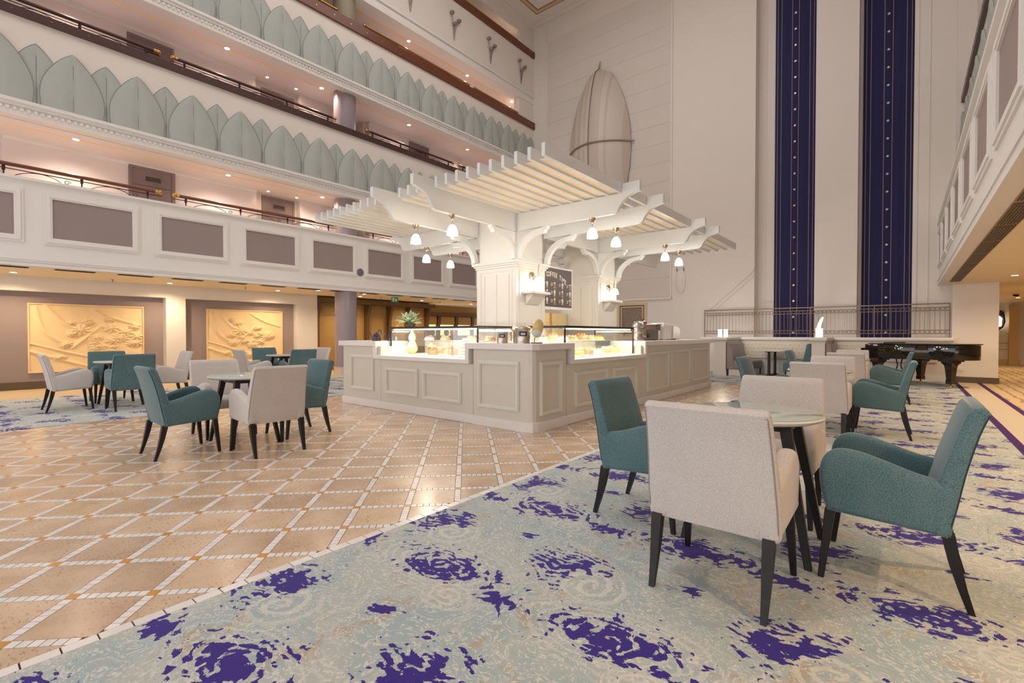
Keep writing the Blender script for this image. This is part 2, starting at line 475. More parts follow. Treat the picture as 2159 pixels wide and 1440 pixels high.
def inview(e): return e[2] > -e[1] * 0.03 - 0.15
def pieces(lst, name, rest, m, z0, z1, top=300):
    lst.sort(key=lambda e: (0 if inview(e) else 1, e[0]))
    for d, cx, cy, q in lst[:top]:
        mb = MB().prism([(p[0] - cx, p[1] - cy) for p in q], 'z', z0, z1)
        o = mb.build(name, m, base, local=(0, 0, 0)); o.location = (cx, cy, 0)
    if lst[top:]:
        mb = MB()
        for d, cx, cy, q in lst[top:]: mb.prism(q, 'z', z0, z1)
        tag(mb.build(rest, m, base), kind='stuff')
pieces(tiles, 'tile', 'tile_field', TRAV, -0.02, 0.0)
pieces(mosaics, 'mosaic_piece', 'mosaic_field', MOSAIC, -0.02, 0.0005)
pieces(accents, 'accent_tile', 'accent_tile_field', ACCENT, -0.02, 0.0008)
pieces(stones, 'border_stone', 'border_stone_field', MOSAIC, -0.02, 0.002, 80)

fr_ = struct('floor_right', MB().box(-2.43, 0.9, -4, YE, -0.05, 0.004), CARPET, 'blue and violet scroll patterned carpet on the right')
for x0, x1, m, n in ((0.9, 0.985, PURPLE, 'stripe'), (0.985, 1.335, BEIGEC, 'plain_band'), (1.335, 1.415, PURPLE, 'stripe'), (1.415, 9.0, WAVY, 'wavy_field')):
    MB().box(x0, x1, -4, 30 if n == 'wavy_field' else YE, -0.05, 0.004).build(n, m, fr_)
struct('floor_far', MB().box(-8.62, -2.43, 12.5, YE, -0.05, 0.003), CARPET, 'patterned carpet beyond the coffee kiosk')
fl_ = struct('floor_left', MB().box(-12.6, -8.62, -4, YE, -0.05, 0.003), CARPET, 'pale patterned carpet along the left wall')
MB().box(-15.5, -12.6, -4, 20, -0.05, 0.003).build('wavy_field', WAVY, fl_)

# ------------------------------------------------------------------ left side, ground level
wl = MB()
wl.box(-14.95, -14.75, -4, 7.83, 0, 2.45)                       # back of the niches
for y0, y1 in ((-4, 0.35), (3.80, 4.23), (7.19, 7.83)): wl.box(-14.75, -14.5, y0, y1, 0, 2.45)
wl.box(-14.75, -14.5, 0.35, 3.80, 2.13, 2.45); wl.box(-14.75, -14.5, 4.23, 7.19, 2.13, 2.45)
wl.box(-14.95, -14.6, 7.83, 7.9, 0, 2.45)
w_left = struct('wall_left', wl, CREAM, 'cream left wall with two wide mauve niches')
for y0, y1 in ((0.35, 3.80), (4.23, 7.19)):
    MB().box(-14.76, -14.742, y0, y1, 0.0, 2.13).build('niche_back', MAUVE, w_left)
bb = MB()
for y0, y1, x in ((-4, 0.35, -14.5), (0.35, 3.8, -14.74), (3.8, 4.23, -14.5), (4.23, 7.19, -14.74), (7.19, 7.83, -14.5)): bb.box(x - 0.01, x + 0.025, y0, y1, 0, 0.17)
struct('baseboard_left', bb, BASEB, 'brown baseboard along the niche wall')

# ochre panelled wall with corbelled posts
wo = MB().box(-15.1, -14.9, 7.83, 12.8, 0, 2.45)
w_o = struct('wall_ochre', wo, OCHRE, 'ochre panelled wall behind the round column')
MB().box(-14.9, -14.55, 7.9, 12.85, 2.24, 2.40).build('cornice', OCHRED, w_o)
pm = None
for y in (7.98, 8.9, 9.85, 10.8, 11.67, 12.6):
    if pm is None:
        prof = [(-14.9, 0), (-14.72, 0), (-14.72, 1.7), (-14.68, 1.85), (-14.6, 2.1), (-14.58, 2.24), (-14.9, 2.24)]
        pm = MB().prism([(p[0] + 14.9, p[1]) for p in prof], 'y', -0.05, 0.05).mesh('post', OCHRED)
    link('post', pm, w_o, (-14.9, y, 0))
fm = MB().box(0, 0.03, -0.36, 0.36, 1.85, 2.15)
for a in range(9):
    for c in range(4): fm.box(0.03, 0.045, -0.32 + a * 0.075, -0.28 + a * 0.075, 1.89 + c * 0.065, 1.92 + c * 0.065)
fme = fm.mesh('frieze', OCHRE)
pn = MB().box(0, 0.03, -0.36, 0.36, 0.12, 1.78).mesh('panel', OCHRE)
for y in (8.44, 9.37, 10.32, 11.23, 12.13):
    link('frieze', fme, w_o, (-14.9, y, 0)); link('panel', pn, w_o, (-14.9, y, 0))
# far shop front
ws = struct('wall_shop', MB().box(-16.0, -15.8, 12.8, 20, 0, 2.45), OCHRE, 'shop front with lit showcases at the far left')
MB().box(-15.8, -15.6, 12.85, 20, 2.0, 2.16).build('cornice', OCHRED, ws)
LITBACK = mat('showcase_back', (250, 232, 190), 0.6, emit=1.2, ecol=(255, 226, 170))
for i, y in enumerate((13.0, 14.05, 15.1, 16.15, 17.2)):
    MB().box(-15.8, -15.68, y - 0.06, y + 0.06, 0, 2.0).build('post', OCHRED, ws)
    MB().box(-15.79, -15.77, y + 0.12, y + 0.93, 1.15, 1.62).build('showcase_back', LITBACK, ws)
    MB().box(-15.79, -15.7, y + 0.12, y + 0.93, 1.62, 1.98).build('fascia', OCHRE, ws)
GOODS = [mat('goods_green', (60, 150, 110), 0.5), mat('goods_orange', (226, 140, 50), 0.5), mat('goods_blue', (70, 110, 170), 0.5), mat('goods_brown', (120, 70, 40), 0.5)]
gl_ = ['green leaf shaped ornament in the far left shop showcase', 'orange vase shaped ornament in the far shop showcase', 'blue bottle shaped ornament in the far shop showcase', 'brown round pot in the far shop showcase']
for i, (y, m) in enumerate(((13.35, 3), (13.6, 2), (14.4, 0), (14.75, 1))):
    o = MB().lathe([(0.02, 0), (0.09, 0.02), (0.12, 0.14), (0.07, 0.27), (0.035, 0.34), (0.05, 0.38)], 12, (-15.60, y, 1.1505)).build('shop_ornament', GOODS[m], smooth=True)
    tag(o, gl_[m], 'ornament')
struct('shelf_sill', MB().box(-15.8, -15.45, 12.9, 18.2, 1.12, 1.15), OCHRED)

# slabs over the ground floor and the upper corridors
OR_ = mat('amber_ceiling_line', (244, 212, 166), 0.6, var=0.03)
WCEIL = mat('warm_ceiling_paint', (244, 226, 194), 0.6, var=0.02)
levels = [(2.45, 2.62), (5.14, 5.5), (8.25, 8.6), (11.05, 11.5)]
for i, (z0, z1) in enumerate(levels):
    x1 = XB - 0.23
    cl_ = struct('ceiling_left_%d' % (i + 1), MB().box(-16.2, x1, -4, 20 if i == 0 else YE, z0, z1), WCEIL if i == 0 else PINKW,
                 ['warm cream soffit under the left mezzanine', 'soffit over the second level corridor', 'soffit over the third level corridor', 'soffit over the fourth level corridor'][i])
    if i:
        MB().box(-13.06, -12.98, -4, YE - 0.05, z0 - 0.004, z0 + 0.01).build('amber_line', OR_, cl_)
# inner corridor walls
for i, (z0, z1) in enumerate(((2.62, 5.14), (5.5, 8.25), (8.6, 11.05), (11.5, 14.28))):
    w = MB().box(-14.0, -13.8, 0.95, 5.72, z0, z1).box(-14.9, -14.7, -4, 0.95, z0, z1).box(-14.7, -14.0, 0.85, 0.95, z0, z1)
    w.box(-14.0, -13.8, 6.95, 8.3, z0, z1).box(-14.2, -14.0, 5.6, 7.05, z0, z1).box(-14.0, -13.8, 9.3, 13.4, z0, z1).box(-14.9, -14.7, 8.3, 9.3, z0, z1).box(-14.9, -14.7, 13.4, YE, z0, z1)
    w.box(-14.7, -14.0, 8.3, 8.4, z0, z1).box(-14.7, -14.0, 9.2, 9.3, z0, z1).box(-14.7, -14.0, 13.3, 13.4, z0, z1)
    ww = struct('wall_corridor_%d' % (i + 1), w, PINKW, 'pale pink corridor wall of the %s level' % ORD[i + 1])
    MB().box(-13.8, -13.76, 0.95, 5.72, z1 - 0.07, z1).build('picture_rail', WHITE, ww)
    MB().box(-13.8, -13.76, 9.3, 13.4, z1 - 0.07, z1).build('picture_rail', WHITE, ww)
dn = 0
for z in (2.98, 5.98):
    for y0, w_, xx in ((2.98, 0.78, -13.8), (6.0, 0.8, -14.0), (11.0, 0.78, -13.8)):
        dn += 1
        d = struct('door_%d' % dn, MB().box(xx, xx + 0.03, y0, y0 + w_, z - 0.2, z + 2.06), DOORM, 'taupe louvred service door, %s from the left over the %s handrail' % (ORD[(dn - 1) % 3], 'mezzanine' if dn < 4 else 'third level'))
        MB().ring(rect(y0 - 0.06, y0 + w_ + 0.06, z - 0.2, z + 2.12), rect(y0, y0 + w_, z - 0.19, z + 2.06), 'x', xx, xx + 0.05).build('door_frame', DOORM, d)
        MB().ring(rect(y0 + 0.22, y0 + w_ - 0.2, z + 1.78, z + 1.95), rect(y0 + 0.25, y0 + w_ - 0.23, z + 1.81, z + 1.92), 'x', xx + 0.03, xx + 0.045).build('louvre_frame', DOORM, d)
        g = MB()
        for q in range(4): g.box(xx + 0.03, xx + 0.042, y0 + 0.25, y0 + w_ - 0.23, z + 1.815 + q * 0.027, z + 1.83 + q * 0.027)
        tag(g.build('louvre_blades', GRILLE, d), kind='stuff')
        MB().box(xx + 0.03, xx + 0.036, y0 + 0.04, y0 + w_ - 0.04, z + 1.69, z + 1.70).build('panel_line', GRILLE, d)
        MB().box(xx + 0.03, xx + 0.08, y0 + 0.06, y0 + 0.17, z + 1.0, z + 1.03).build('door_handle', STEEL, d)

# round column, three visible lengths
for i, (z0, z1) in enumerate(((0.0, 2.45), (2.62, 5.14), (5.5, 8.25), (8.6, 11.05))):
    c_ = struct('column_%d' % (i + 1), MB().lathe([(0.31, z0 + (0.24 if i == 0 else 0)), (0.31, z1)], 40, (-12.82, 7.82, 0)), COLM if i < 3 else mat('mosaic_column', (150, 140, 120), 0.5, var=0.3, scale=60),
                ['round mauve column rising from the carpet', 'round mauve column at the second level', 'round mauve column at the third level', 'grey mosaic column at the fourth level'][i], smooth=True)
    if i == 0:
        TILEW = mat('small_white_tile', (206, 190, 176), 0.4, var=0.1, scale=40)
        MB().lathe([(0.335, 0), (0.335, 0.23), (0.345, 0.235), (0.345, 0.25), (0.31, 0.25)], 40, (-12.82, 7.82, 0)).build('plinth', TILEW, c_, smooth=True)

# ------------------------------------------------------------------ second-level parapet with framed mauve panels
def parapet(name, xp, sgn, label, ks, y0, y1):
    """sgn = +1 when the front looks to +x"""
    def bx(mb, d0, d1, a, b_, z0, z1):
        xa, xb_ = xp + sgn * d0, xp + sgn * d1
        return mb.box(min(xa, xb_), max(xa, xb_), a, b_, z0, z1)
    o = struct(name, bx(bx(MB(), -0.22, 0, y0, y1, 2.45, 4.0), 0, 0.03, y0, y1, 2.45, 2.50), WHITE, label)
    bx(MB(), -0.26, 0.05, y0, y1, 4.0, 4.05).build('coping', WHITE, o)
    bx(bx(MB(), 0, 0.035, y0, y1, 2.56, 2.60), 0, 0.02, y0, y1, 2.52, 2.56).build('moulding', WHITE, o)
    pme = fme_ = None
    for k in ks:
        a = 1.477 + 1.7055 * k
        if pme is None:
            f = MB()
            def rg(w0, w1, d):
                f.ring(rect(-w0, 1.2 + w0, -w0, 0.73 + w0), rect(-w1, 1.2 + w1, -w1, 0.73 + w1), 'x', 0, sgn * d)
            rg(0.125, 0.085, 0.022); rg(0.085, 0.03, 0.04); rg(0.03, 0.0, 0.028)
            fme_ = f.mesh('panel_frame', WHITE)
            pme = MB().box(min(0, sgn * 0.006), max(0, sgn * 0.006), 0, 1.2, 0, 0.73).mesh('panel', MAUVE)
        link('panel', pme, o, (xp, a, 3.0)); link('panel_frame', fme_, o, (xp, a, 3.0))
    return o
par = parapet('wall_mezzanine', XB, 1, 'white mezzanine parapet with framed mauve panels above the niches', range(-3, 9), -4, YE)
parR = parapet('wall_mezzanine_right', 0.62, -1, 'white mezzanine parapet with framed panels on the right', range(-3, 9), -4, YE)
tag(MB().lathe([(0.0, 0), (0.11, 0), (0.11, 0.02), (0.095, 0.03), (0, 0.03)], 28).xf(Matrix.Translation((XB, 8.03, 3.02)) @ Matrix.Rotation(PI / 2, 4, 'Y')).build('wall_speaker', mat('speaker_grey', (112, 106, 108), 0.6), smooth=True),
    'round grey speaker grille on the white mezzanine parapet', 'speaker')

# ------------------------------------------------------------------ leaf friezes
def leaf_mesh(name, H_, W_, d):
    mb = MB(); nu, nv = 12, 16; vs = []
    def hw(t):
        # half width of the ogival outline
        return W_ * (0.5 * (1 - t ** 2.9) ** 0.9) * (0.98 + 0.07 * math.sin(PI * min(1, t * 1.4)))
    for j in range(nv + 1):
        t = j / nv; w = max(hw(t), 0.001)
        for i in range(nu + 1):
            u = -1 + 2 * i / nu
            y = u * w; z = t * H_
            q = d * (0.55 + 0.45 * (1 - abs(u) ** 3))
            # midrib crease and two lobes at the foot
            q -= 0.012 * math.exp(-(y / 0.02) ** 2)
            e = ((abs(y) - 0.20) / 0.20) ** 2 + ((t - 0.10) / 0.42) ** 2
            q += 0.020 * max(0.0, min(1.0, (1 - e) * 5))
            e2 = ((abs(y) - 0.10) / 0.13) ** 2 + ((t - 0.42) / 0.28) ** 2
            q += 0.008 * max(0.0, min(1.0, (1 - e2) * 5))
            vs.append((q, y, z))
    fs = []
    for j in range(nv):
        for i in range(nu):
            a = j * (nu + 1) + i; fs.append((a, a + 1, a + nu + 2, a + nu + 1))
    # rim down to the wall
    rim = [j * (nu + 1) for j in range(nv + 1)] + [nv * (nu + 1) + i for i in range(1, nu + 1)] + [j * (nu + 1) + nu for j in range(nv - 1, -1, -1)]
    n0 = len(vs)
    for r_ in rim: vs.append((0.0, vs[r_][1], vs[r_][2]))
    for k in range(len(rim) - 1): fs.append((rim[k], rim[k + 1], n0 + k + 1, n0 + k))
    mb.add(vs, fs)
    return mb.mesh(name, LEAFM, smooth=True)
LF = leaf_mesh('front_leaf', 1.12, 0.90, 0.10)
OUTM = mat('leaf_edge_shade', (140, 147, 143), 0.8)  # darker bead colour paints the shade lines along leaf edges and midrib
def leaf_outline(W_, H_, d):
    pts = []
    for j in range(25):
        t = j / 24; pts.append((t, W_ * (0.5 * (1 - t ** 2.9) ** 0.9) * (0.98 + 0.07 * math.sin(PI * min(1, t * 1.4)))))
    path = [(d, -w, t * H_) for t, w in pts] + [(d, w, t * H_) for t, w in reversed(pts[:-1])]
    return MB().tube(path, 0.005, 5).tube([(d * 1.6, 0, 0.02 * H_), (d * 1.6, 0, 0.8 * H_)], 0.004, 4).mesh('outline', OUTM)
LBk = leaf_mesh('back_leaf', 1.12, 0.80, 0.03)
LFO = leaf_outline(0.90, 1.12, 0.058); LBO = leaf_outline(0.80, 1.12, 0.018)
def leaf_front(name, xp, sgn, zb, label, y0, y1, beam_m, zbeam):
    o = struct(name, MB().box(min(xp, xp - sgn * 0.2), max(xp, xp - sgn * 0.2), y0, y1, zb - 0.27, zbeam), CREAM, label)
    def bx(d0, d1, z0, z1): return MB().box(min(xp + sgn * d0, xp + sgn * d1), max(xp + sgn * d0, xp + sgn * d1), y0, y1, z0, z1)
    bx(0, 0.12, zb - 0.06, zb).build('cornice_cap', WHITE, o)
    bx(0, 0.085, zb - 0.12, zb - 0.06).build('cornice_bed', WHITE, o)
    bx(0, 0.05, zb - 0.27, zb - 0.12).build('cornice_fillet', WHITE, o)
    dm = MB()
    y = max(y0, -1)
    while y < y1 - 0.05:
        dm.box(min(xp + sgn * 0.05, xp + sgn * 0.075), max(xp + sgn * 0.05, xp + sgn * 0.075), y, y + 0.045, zb - 0.19, zb - 0.135); y += 0.09
    tag(dm.build('dentil_course', WHITE, o), kind='stuff')
    k = -4
    while True:
        yf = 1.784 + 0.9986 * k; yb_ = 1.285 + 0.9986 * k
        if yb_ > y1 - 0.2: break
        if yb_ > y0 + 0.4:
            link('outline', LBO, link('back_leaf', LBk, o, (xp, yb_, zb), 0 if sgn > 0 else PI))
        if y0 + 0.4 < yf < y1 - 0.3:
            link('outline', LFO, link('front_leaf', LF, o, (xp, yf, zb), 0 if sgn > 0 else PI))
        k += 1
    b_ = bx(-0.22, 0.07, zbeam, zbeam + 0.15 if zbeam < 8 else zbeam + 0.27).build('capping_beam', beam_m, o)
    st = MB(); y = y0 + 0.35
    zc = zbeam + (0.075 if zbeam < 8 else 0.135)
    while y < y1 - 0.1:
        st.lathe([(0, 0), (0.022, 0), (0.018, 0.008), (0, 0.01)], 8).v
        y += 1e9
    pts = MB(); y = y0 + 0.3
    while y < y1 - 0.1:
        xx = xp + sgn * 0.07
        pts.box(min(xx, xx + sgn * 0.006), max(xx, xx + sgn * 0.006), y - 0.014, y + 0.014, zc - 0.014, zc + 0.014); y += 0.52
    tag(pts.build('studs', BRASS if zbeam > 8 else mat('dull_stud', (120, 80, 70), 0.4), b_), kind='stuff')
    return o
leaf_front('wall_balcony_3', XB, 1, 5.41, 'third level balcony front with sage green leaf frieze', -4, YE, WOODD, 6.93)
leaf_front('wall_balcony_4', XB, 1, 8.44, 'fourth level balcony front with sage green leaf frieze', -4, YE, WOODR, 9.93)
leaf_front('wall_balcony_right_3', 1.05, -1, 5.41, 'right hand balcony front with leaf frieze seen edge on', -4, YE, WOODD, 6.93)
# fifth level: plain front
o5 = struct('wall_balcony_5', MB().box(XB - 0.2, XB, -4, YE, 11.28, 12.93), CREAM, 'plain fifth level balcony front carrying metal flower ornaments')
MB().box(XB - 0.5, XB, -4, YE, 11.0, 11.28).build('cornice_fillet', WHITE, o5)
MB().box(XB - 0.0, XB + 0.05, -4, YE, 11.26, 11.33).build('cornice_cap', WHITE, o5)
MB().box(XB - 0.22, XB + 0.07, -4, YE - 0.02, 12.93, 13.18).build('capping_beam', WOODR, o5)
pts = MB(); y = 6.0
while y < YE - 0.1:
    pts.box(XB + 0.07, XB + 0.076, y - 0.016, y + 0.016, 13.04, 13.07); y += 0.52
tag(pts.build('studs', BRASS, o5), kind='stuff')
lin = struct('wall_balcony_6', MB().box(XB - 0.1, XB, -4, YE, 13.75, 14.28).box(XB - 0.1, XB, 15.55, YE, 13.18, 13.75), CREAM, 'lintel strip under the atrium ceiling on the left')
MB().ring(rect(6, 15.55, 13.2, 13.75), rect(6.1, 15.47, 13.21, 13.67), 'x', XB - 0.06, XB + 0.02).build('opening_trim', CREAM, lin)
lin4 = struct('wall_balcony_lintel', MB().box(XB - 0.3, XB - 0.02, 15.55, YE, 10.2, 11.05), CREAM, 'cream return wall at the end of the fourth level')

struct('wall_light_block', MB().box(-14.9, 1.45, -4.2, -4.0, 5.2, 14.28), CREAM, 'upper wall added behind the camera to block high light')  # unseen, added so world light enters only below and upper walls dim
# right-hand upper storeys (seen at the extreme right edge)
struct('wall_right_upper', MB().box(1.25, 1.45, -4, YE, 7.08, 14.28).box(1.25, 1.45, -4, YE, 4.05, 5.14), PINKW, 'pale upper wall on the right hand side')
struct('ceiling_right_2', MB().box(1.25, 3, -4, YE, 5.14, 5.3), PINKW)
# ------------------------------------------------------------------ atrium ceiling
ce = struct('ceiling', MB().box(-14.9, 1.45, -4, YE + 1.8, 14.28, 14.45), CREAM, 'high cream atrium ceiling')
LINEB = mat('brown_ceiling_line', (150, 116, 92), 0.6)
TANB = mat('tan_ceiling_band', (214, 180, 142), 0.6)
def cring(i0, i1, m, n, dz):
    MB().ring(rect(XB + i1, 0.6 - i1, -4 + i1, YE - i1), rect(XB + i0, 0.6 - i0, -4 + i0, YE - i0)[::1], 'z', 14.28 - dz, 14.285).build(n, m, ce)
cring(0.62, 0.58, LINEB, 'ceiling_line', 0.004); cring(0.76, 0.62, TANB, 'ceiling_band', 0.003); cring(0.82, 0.76, LINEB, 'ceiling_line', 0.004)
cring(0.12, 0.0, CREAM, 'ceiling_cove', 0.1)

# ------------------------------------------------------------------ end wall, shiplap bay, banner recess
we = MB().box(-14.9, -3.72, YE, 17.2, 0, 14.28)
w_end = struct('wall_end', we, CREAM, 'tall cream end wall with a bay of horizontal boards')
plk = MB().prism([(0.0, 0.0), (-0.012, 0.02), (-0.05, 0.65), (-0.012, 0.672), (0.0, 0.675)], 'x', 0, 11.66 - 6.42)
plm = plk.mesh('plank', mat('board_paint', (216, 208, 202), 0.6, var=0.03, scale=2))
for k in range(16):
    z = 2.52 + 0.677 * k
    link('plank', plm, w_end, (-11.66, YE, z))
for x in (-11.72, -6.42):
    MB().box(x, x + 0.06, YE - 0.04, YE, 2.45, 14.28).build('trim_strip', CREAM, w_end)
MB().box(-11.72, -6.36, YE - 0.05, YE, 2.44, 2.52).build('trim_strip', CREAM, w_end)
YR = YE + 0.47
wr = MB().box(-3.72, -2.115, YR, YR + 0.1, 0, 14.28)
wr.box(-2.115, -1.095, YE, YR + 0.1, 0, 14.28).box(-1.095, 0.088, YR, YR + 0.1, 0, 14.28).box(0.088, 1.4, YE, YR + 0.1, 0, 14.28)
w_b = struct('wall_banner', wr, CREAM, 'recessed end wall with tall pilasters framing two banners')
for x in (0.15, 0.38): MB().box(x, x + 0.03, YE - 0.015, YE, 1.1, 14.28).build('trim_strip', CREAM, w_b)
MB().box(-3.52, -3.49, YR - 0.015, YR, 1.1, 14.28).build('trim_strip', CREAM, w_b)
struct('wall_return', MB().box(0.9, 1.45, YP, YR, 2.45, 14.28), CREAM, 'return wall beside the right balcony')
# stair stringer line rising behind the railing
stg = MB().prism([(-5.2, 1.98), (-5.1, 1.98), (-3.74, 3.2), (-3.74, 3.31)], 'y', YE - 0.03, YE)
struct('trim_1', stg, CREAM, 'slanting stair moulding on the end wall')
MB().prism([(-5.0, 1.98), (-4.92, 1.98), (-3.74, 3.04), (-3.74, 3.1)], 'y', YE - 0.02, YE).build('lower_moulding', CREAM, bpy.data.objects['trim_1'])

# low booth wall with quilted face, partitions
QUILT = mat('quilted_leatherette', (226, 216, 202), 0.5, var=0.03)
lw = struct('wall_booth', MB().box(-5.25, 0.9, 16.2, 16.42, 0, 1.02), CREAM, 'low booth wall under the metal railing')
cap = [(16.14, 1.02), (16.12, 1.05), (16.12, 1.085), (16.14, 1.115), (16.44, 1.115), (16.44, 1.02)]
MB().prism(cap, 'x', -5.25, 0.9).build('coping', WHITE, lw)
MB().box(-4.06, -1.93, 16.16, 16.2, 0.48, 0.98).box(-1.63, 0.6, 16.16, 16.2, 0.48, 0.98).build('quilted_panel', QUILT, lw)
MB().box(-4.06, 0.88, 16.17, 16.2, 0, 0.14).build('skirting', WHITE, lw)
bt = MB(); 
for xi in range(40):
    for zi in range(4):
        x = -3.98 + xi * 0.115 + (0.057 if zi % 2 else 0)
        if -1.95 < x < -1.6 or x > 0.5: continue
        bt.sphere((x, 16.158, 0.56 + zi * 0.11), 0.012, 6, 4)
tag(bt.build('quilt_buttons', mat('quilt_button', (196, 182, 166), 0.5), lw, smooth=True), kind='stuff')
for i, (x0, x1) in enumerate(((-4.395, -4.06), (-1.93, -1.63))):
    p = struct('wall_partition_%d' % (i + 1), MB().box(x0, x1, 14.69, 16.2, 0, 1.0).box(x0 - 0.015, x1 + 0.015, 14.675, 16.2, 0, 0.15), CREAM, ['left booth partition pier', 'right booth partition pier'][i])
    MB().box(x0 - 0.02, x1 + 0.02, 14.66, 16.2, 1.0, 1.03).box(x0 - 0.05, x1 + 0.05, 14.63, 16.2, 1.03, 1.115).build('coping', WHITE, p, bevel=0.02, smooth=True)
# pier under the right mezzanine
pr = struct('wall_pier', MB().box(0.87, 1.70, YP, 17.4, 0, 2.45), WHITE, 'white wall pier beside the piano')
struct('baseboard_pier', MB().box(0.93, 1.72, YP - 0.025, 17.4, 0, 0.15), BASEB, 'brown baseboard around the pier')
# right corridor
cr = struct('ceiling_right_1', MB().box(0.845, 9, -4, 34, 2.45, 2.6), WCEIL, 'warm soffit of the right hand corridor')
struct('wall_corridor_right', MB().box(1.5, 1.70, 17.4, 27, 0, 2.45), CREAM)
far = struct('wall_corridor_end', MB().box(1.0, 9, 27.0, 27.2, 0, 2.45), CREAM, 'cream end wall of the right corridor')
MOS = mat('mosaic_stone', (206, 176, 122), 0.5, var=0.3, scale=60, bump=0.2, bscale=80)
MB().box(3.08, 3.34, 26.8, 27.0, 0, 2.3).build('mosaic_pilaster', MOS, far)
MB().box(1.7, 3.4, 26.9, 27.0, 0.0, 0.22).build('mosaic_skirting', MOS, far)
for z in (0.85, 0.6): MB().box(1.7, 3.08, 26.985, 27.0, z, z + 0.012).build('joint_line', OCHRED, far)
struct('wall_right', MB().box(9, 9.2, -4, 34, 0, 2.45), CREAM, 'far right corridor wall')
# ------------------------------------------------------------------ chairs and round tables
def fabric(name, c, c2, sheen=0.3):
    m, nt, b, N, L = nodes_of(name)
    tc = N('ShaderNodeTexCoord')
    w = N('ShaderNodeTexNoise'); w.inputs['Scale'].default_value = 190; w.inputs['Detail'].default_value = 3; L(tc.outputs['Object'], w.inputs['Vector'])
    n = N('ShaderNodeTexNoise'); n.inputs['Scale'].default_value = 5; n.inputs['Detail'].default_value = 4; L(tc.outputs['Object'], n.inputs['Vector'])
    ad = N('ShaderNodeMath'); ad.operation = 'MULTIPLY_ADD'; ad.inputs[1].default_value = 0.6; L(n.outputs['Fac'], ad.inputs[0])
    mu = N('ShaderNodeMath'); mu.operation = 'MULTIPLY'; mu.inputs[1].default_value = 1.0; mrw = N('ShaderNodeMapRange'); mrw.inputs[1].default_value = 0.36; mrw.inputs[2].default_value = 0.64; mrw.inputs[3].default_value = -0.1; mrw.inputs[4].default_value = 0.7; L(w.outputs['Fac'], mrw.inputs[0]); L(mrw.outputs[0], mu.inputs[0]); L(mu.outputs[0], ad.inputs[2])
    mx = N('ShaderNodeMix'); mx.data_type = 'RGBA'; mx.inputs[6].default_value = rgb(*c); mx.inputs[7].default_value = rgb(*c2); L(ad.outputs[0], mx.inputs[0])
    L(mx.outputs[2], b.inputs['Base Color'])
    setin(b, 'Roughness', 0.9); setin(b, 'Sheen Weight', sheen); setin(b, 'Sheen Roughness', 0.35); setin(b, 'Specular IOR Level', 0.2)
    bp = N('ShaderNodeBump'); bp.inputs['Strength'].default_value = 0.2; bp.inputs['Distance'].default_value = 0.002; L(w.outputs['Fac'], bp.inputs['Height']); L(bp.outputs[0], b.inputs['Normal'])
    MATS[name] = m
    return m
FTEAL = fabric('teal_woven_fabric', (54, 94, 102), (108, 130, 134), 0.4)
FWHITE = fabric('light_grey_woven_fabric', (188, 180, 176), (210, 203, 199), 0.3)
PIPET = mat('teal_piping', (30, 62, 70), 0.9)
PIPEW = mat('grey_piping', (150, 142, 140), 0.9)
LEGM = mat('black_stained_wood', (18, 13, 13), 0.45, var=0.2, scale=20)

def arc(pts, n=6):
    """Catmull-Rom through 2D points"""
    out = []
    for i in range(len(pts) - 1):
        p0 = pts[max(i - 1, 0)]; p1 = pts[i]; p2 = pts[i + 1]; p3 = pts[min(i + 2, len(pts) - 1)]
        for k in range(n):
            t = k / n
            out.append(tuple(0.5 * ((2 * p1[a]) + (-p0[a] + p2[a]) * t + (2 * p0[a] - 5 * p1[a] + 4 * p2[a] - p3[a]) * t * t + (-p0[a] + 3 * p1[a] - 3 * p2[a] + p3[a]) * t ** 3) for a in range(len(p1))))
    out.append(pts[-1])
    return out

def pillow_slab(prof, x0, x1, nround=3, r=0.022):
    """side profile (y,z) extruded along x with softly rounded flanks"""
    mb = MB()
    n = len(prof)
    cy = sum(p[0] for p in prof) / n; cz = sum(p[1] for p in prof) / n
    # inward offset by vertex normals
    nor = []
    for i in range(n):
        a = prof[i - 1]; c = prof[(i + 1) % n]
        tx, tz = c[0] - a[0], c[1] - a[1]; l = math.hypot(tx, tz) or 1
        nor.append((tz / l, -tx / l))
    area = sum(prof[i - 1][0] * prof[i][1] - prof[i][0] * prof[i - 1][1] for i in range(n))
    sg = 1 if area > 0 else -1
    loops = []
    for k in range(nround + 1):
        a = PI / 2 * k / nround
        off = r * (1 - math.sin(a)); xx = x0 + r * (1 - math.cos(a))
        loops.append((xx, off))
    loops = loops + [(x0 + x1 - xx, off) for xx, off in reversed(loops)]
    vs = []; fs = []
    for xx, off in loops:
        for (py, pz), (ny, nz) in zip(prof, nor):
            vs.append((xx, py - sg * ny * off, pz - sg * nz * off))
    m = len(loops)
    for k in range(m - 1):
        for i in range(n):
            j = (i + 1) % n
            fs.append((k * n + i, k * n + j, (k + 1) * n + j, (k + 1) * n + i))
    fs.append(tuple(range(n))[::-1]); fs.append(tuple((m - 1) * n + i for i in range(n)))
    return mb.add(vs, fs)

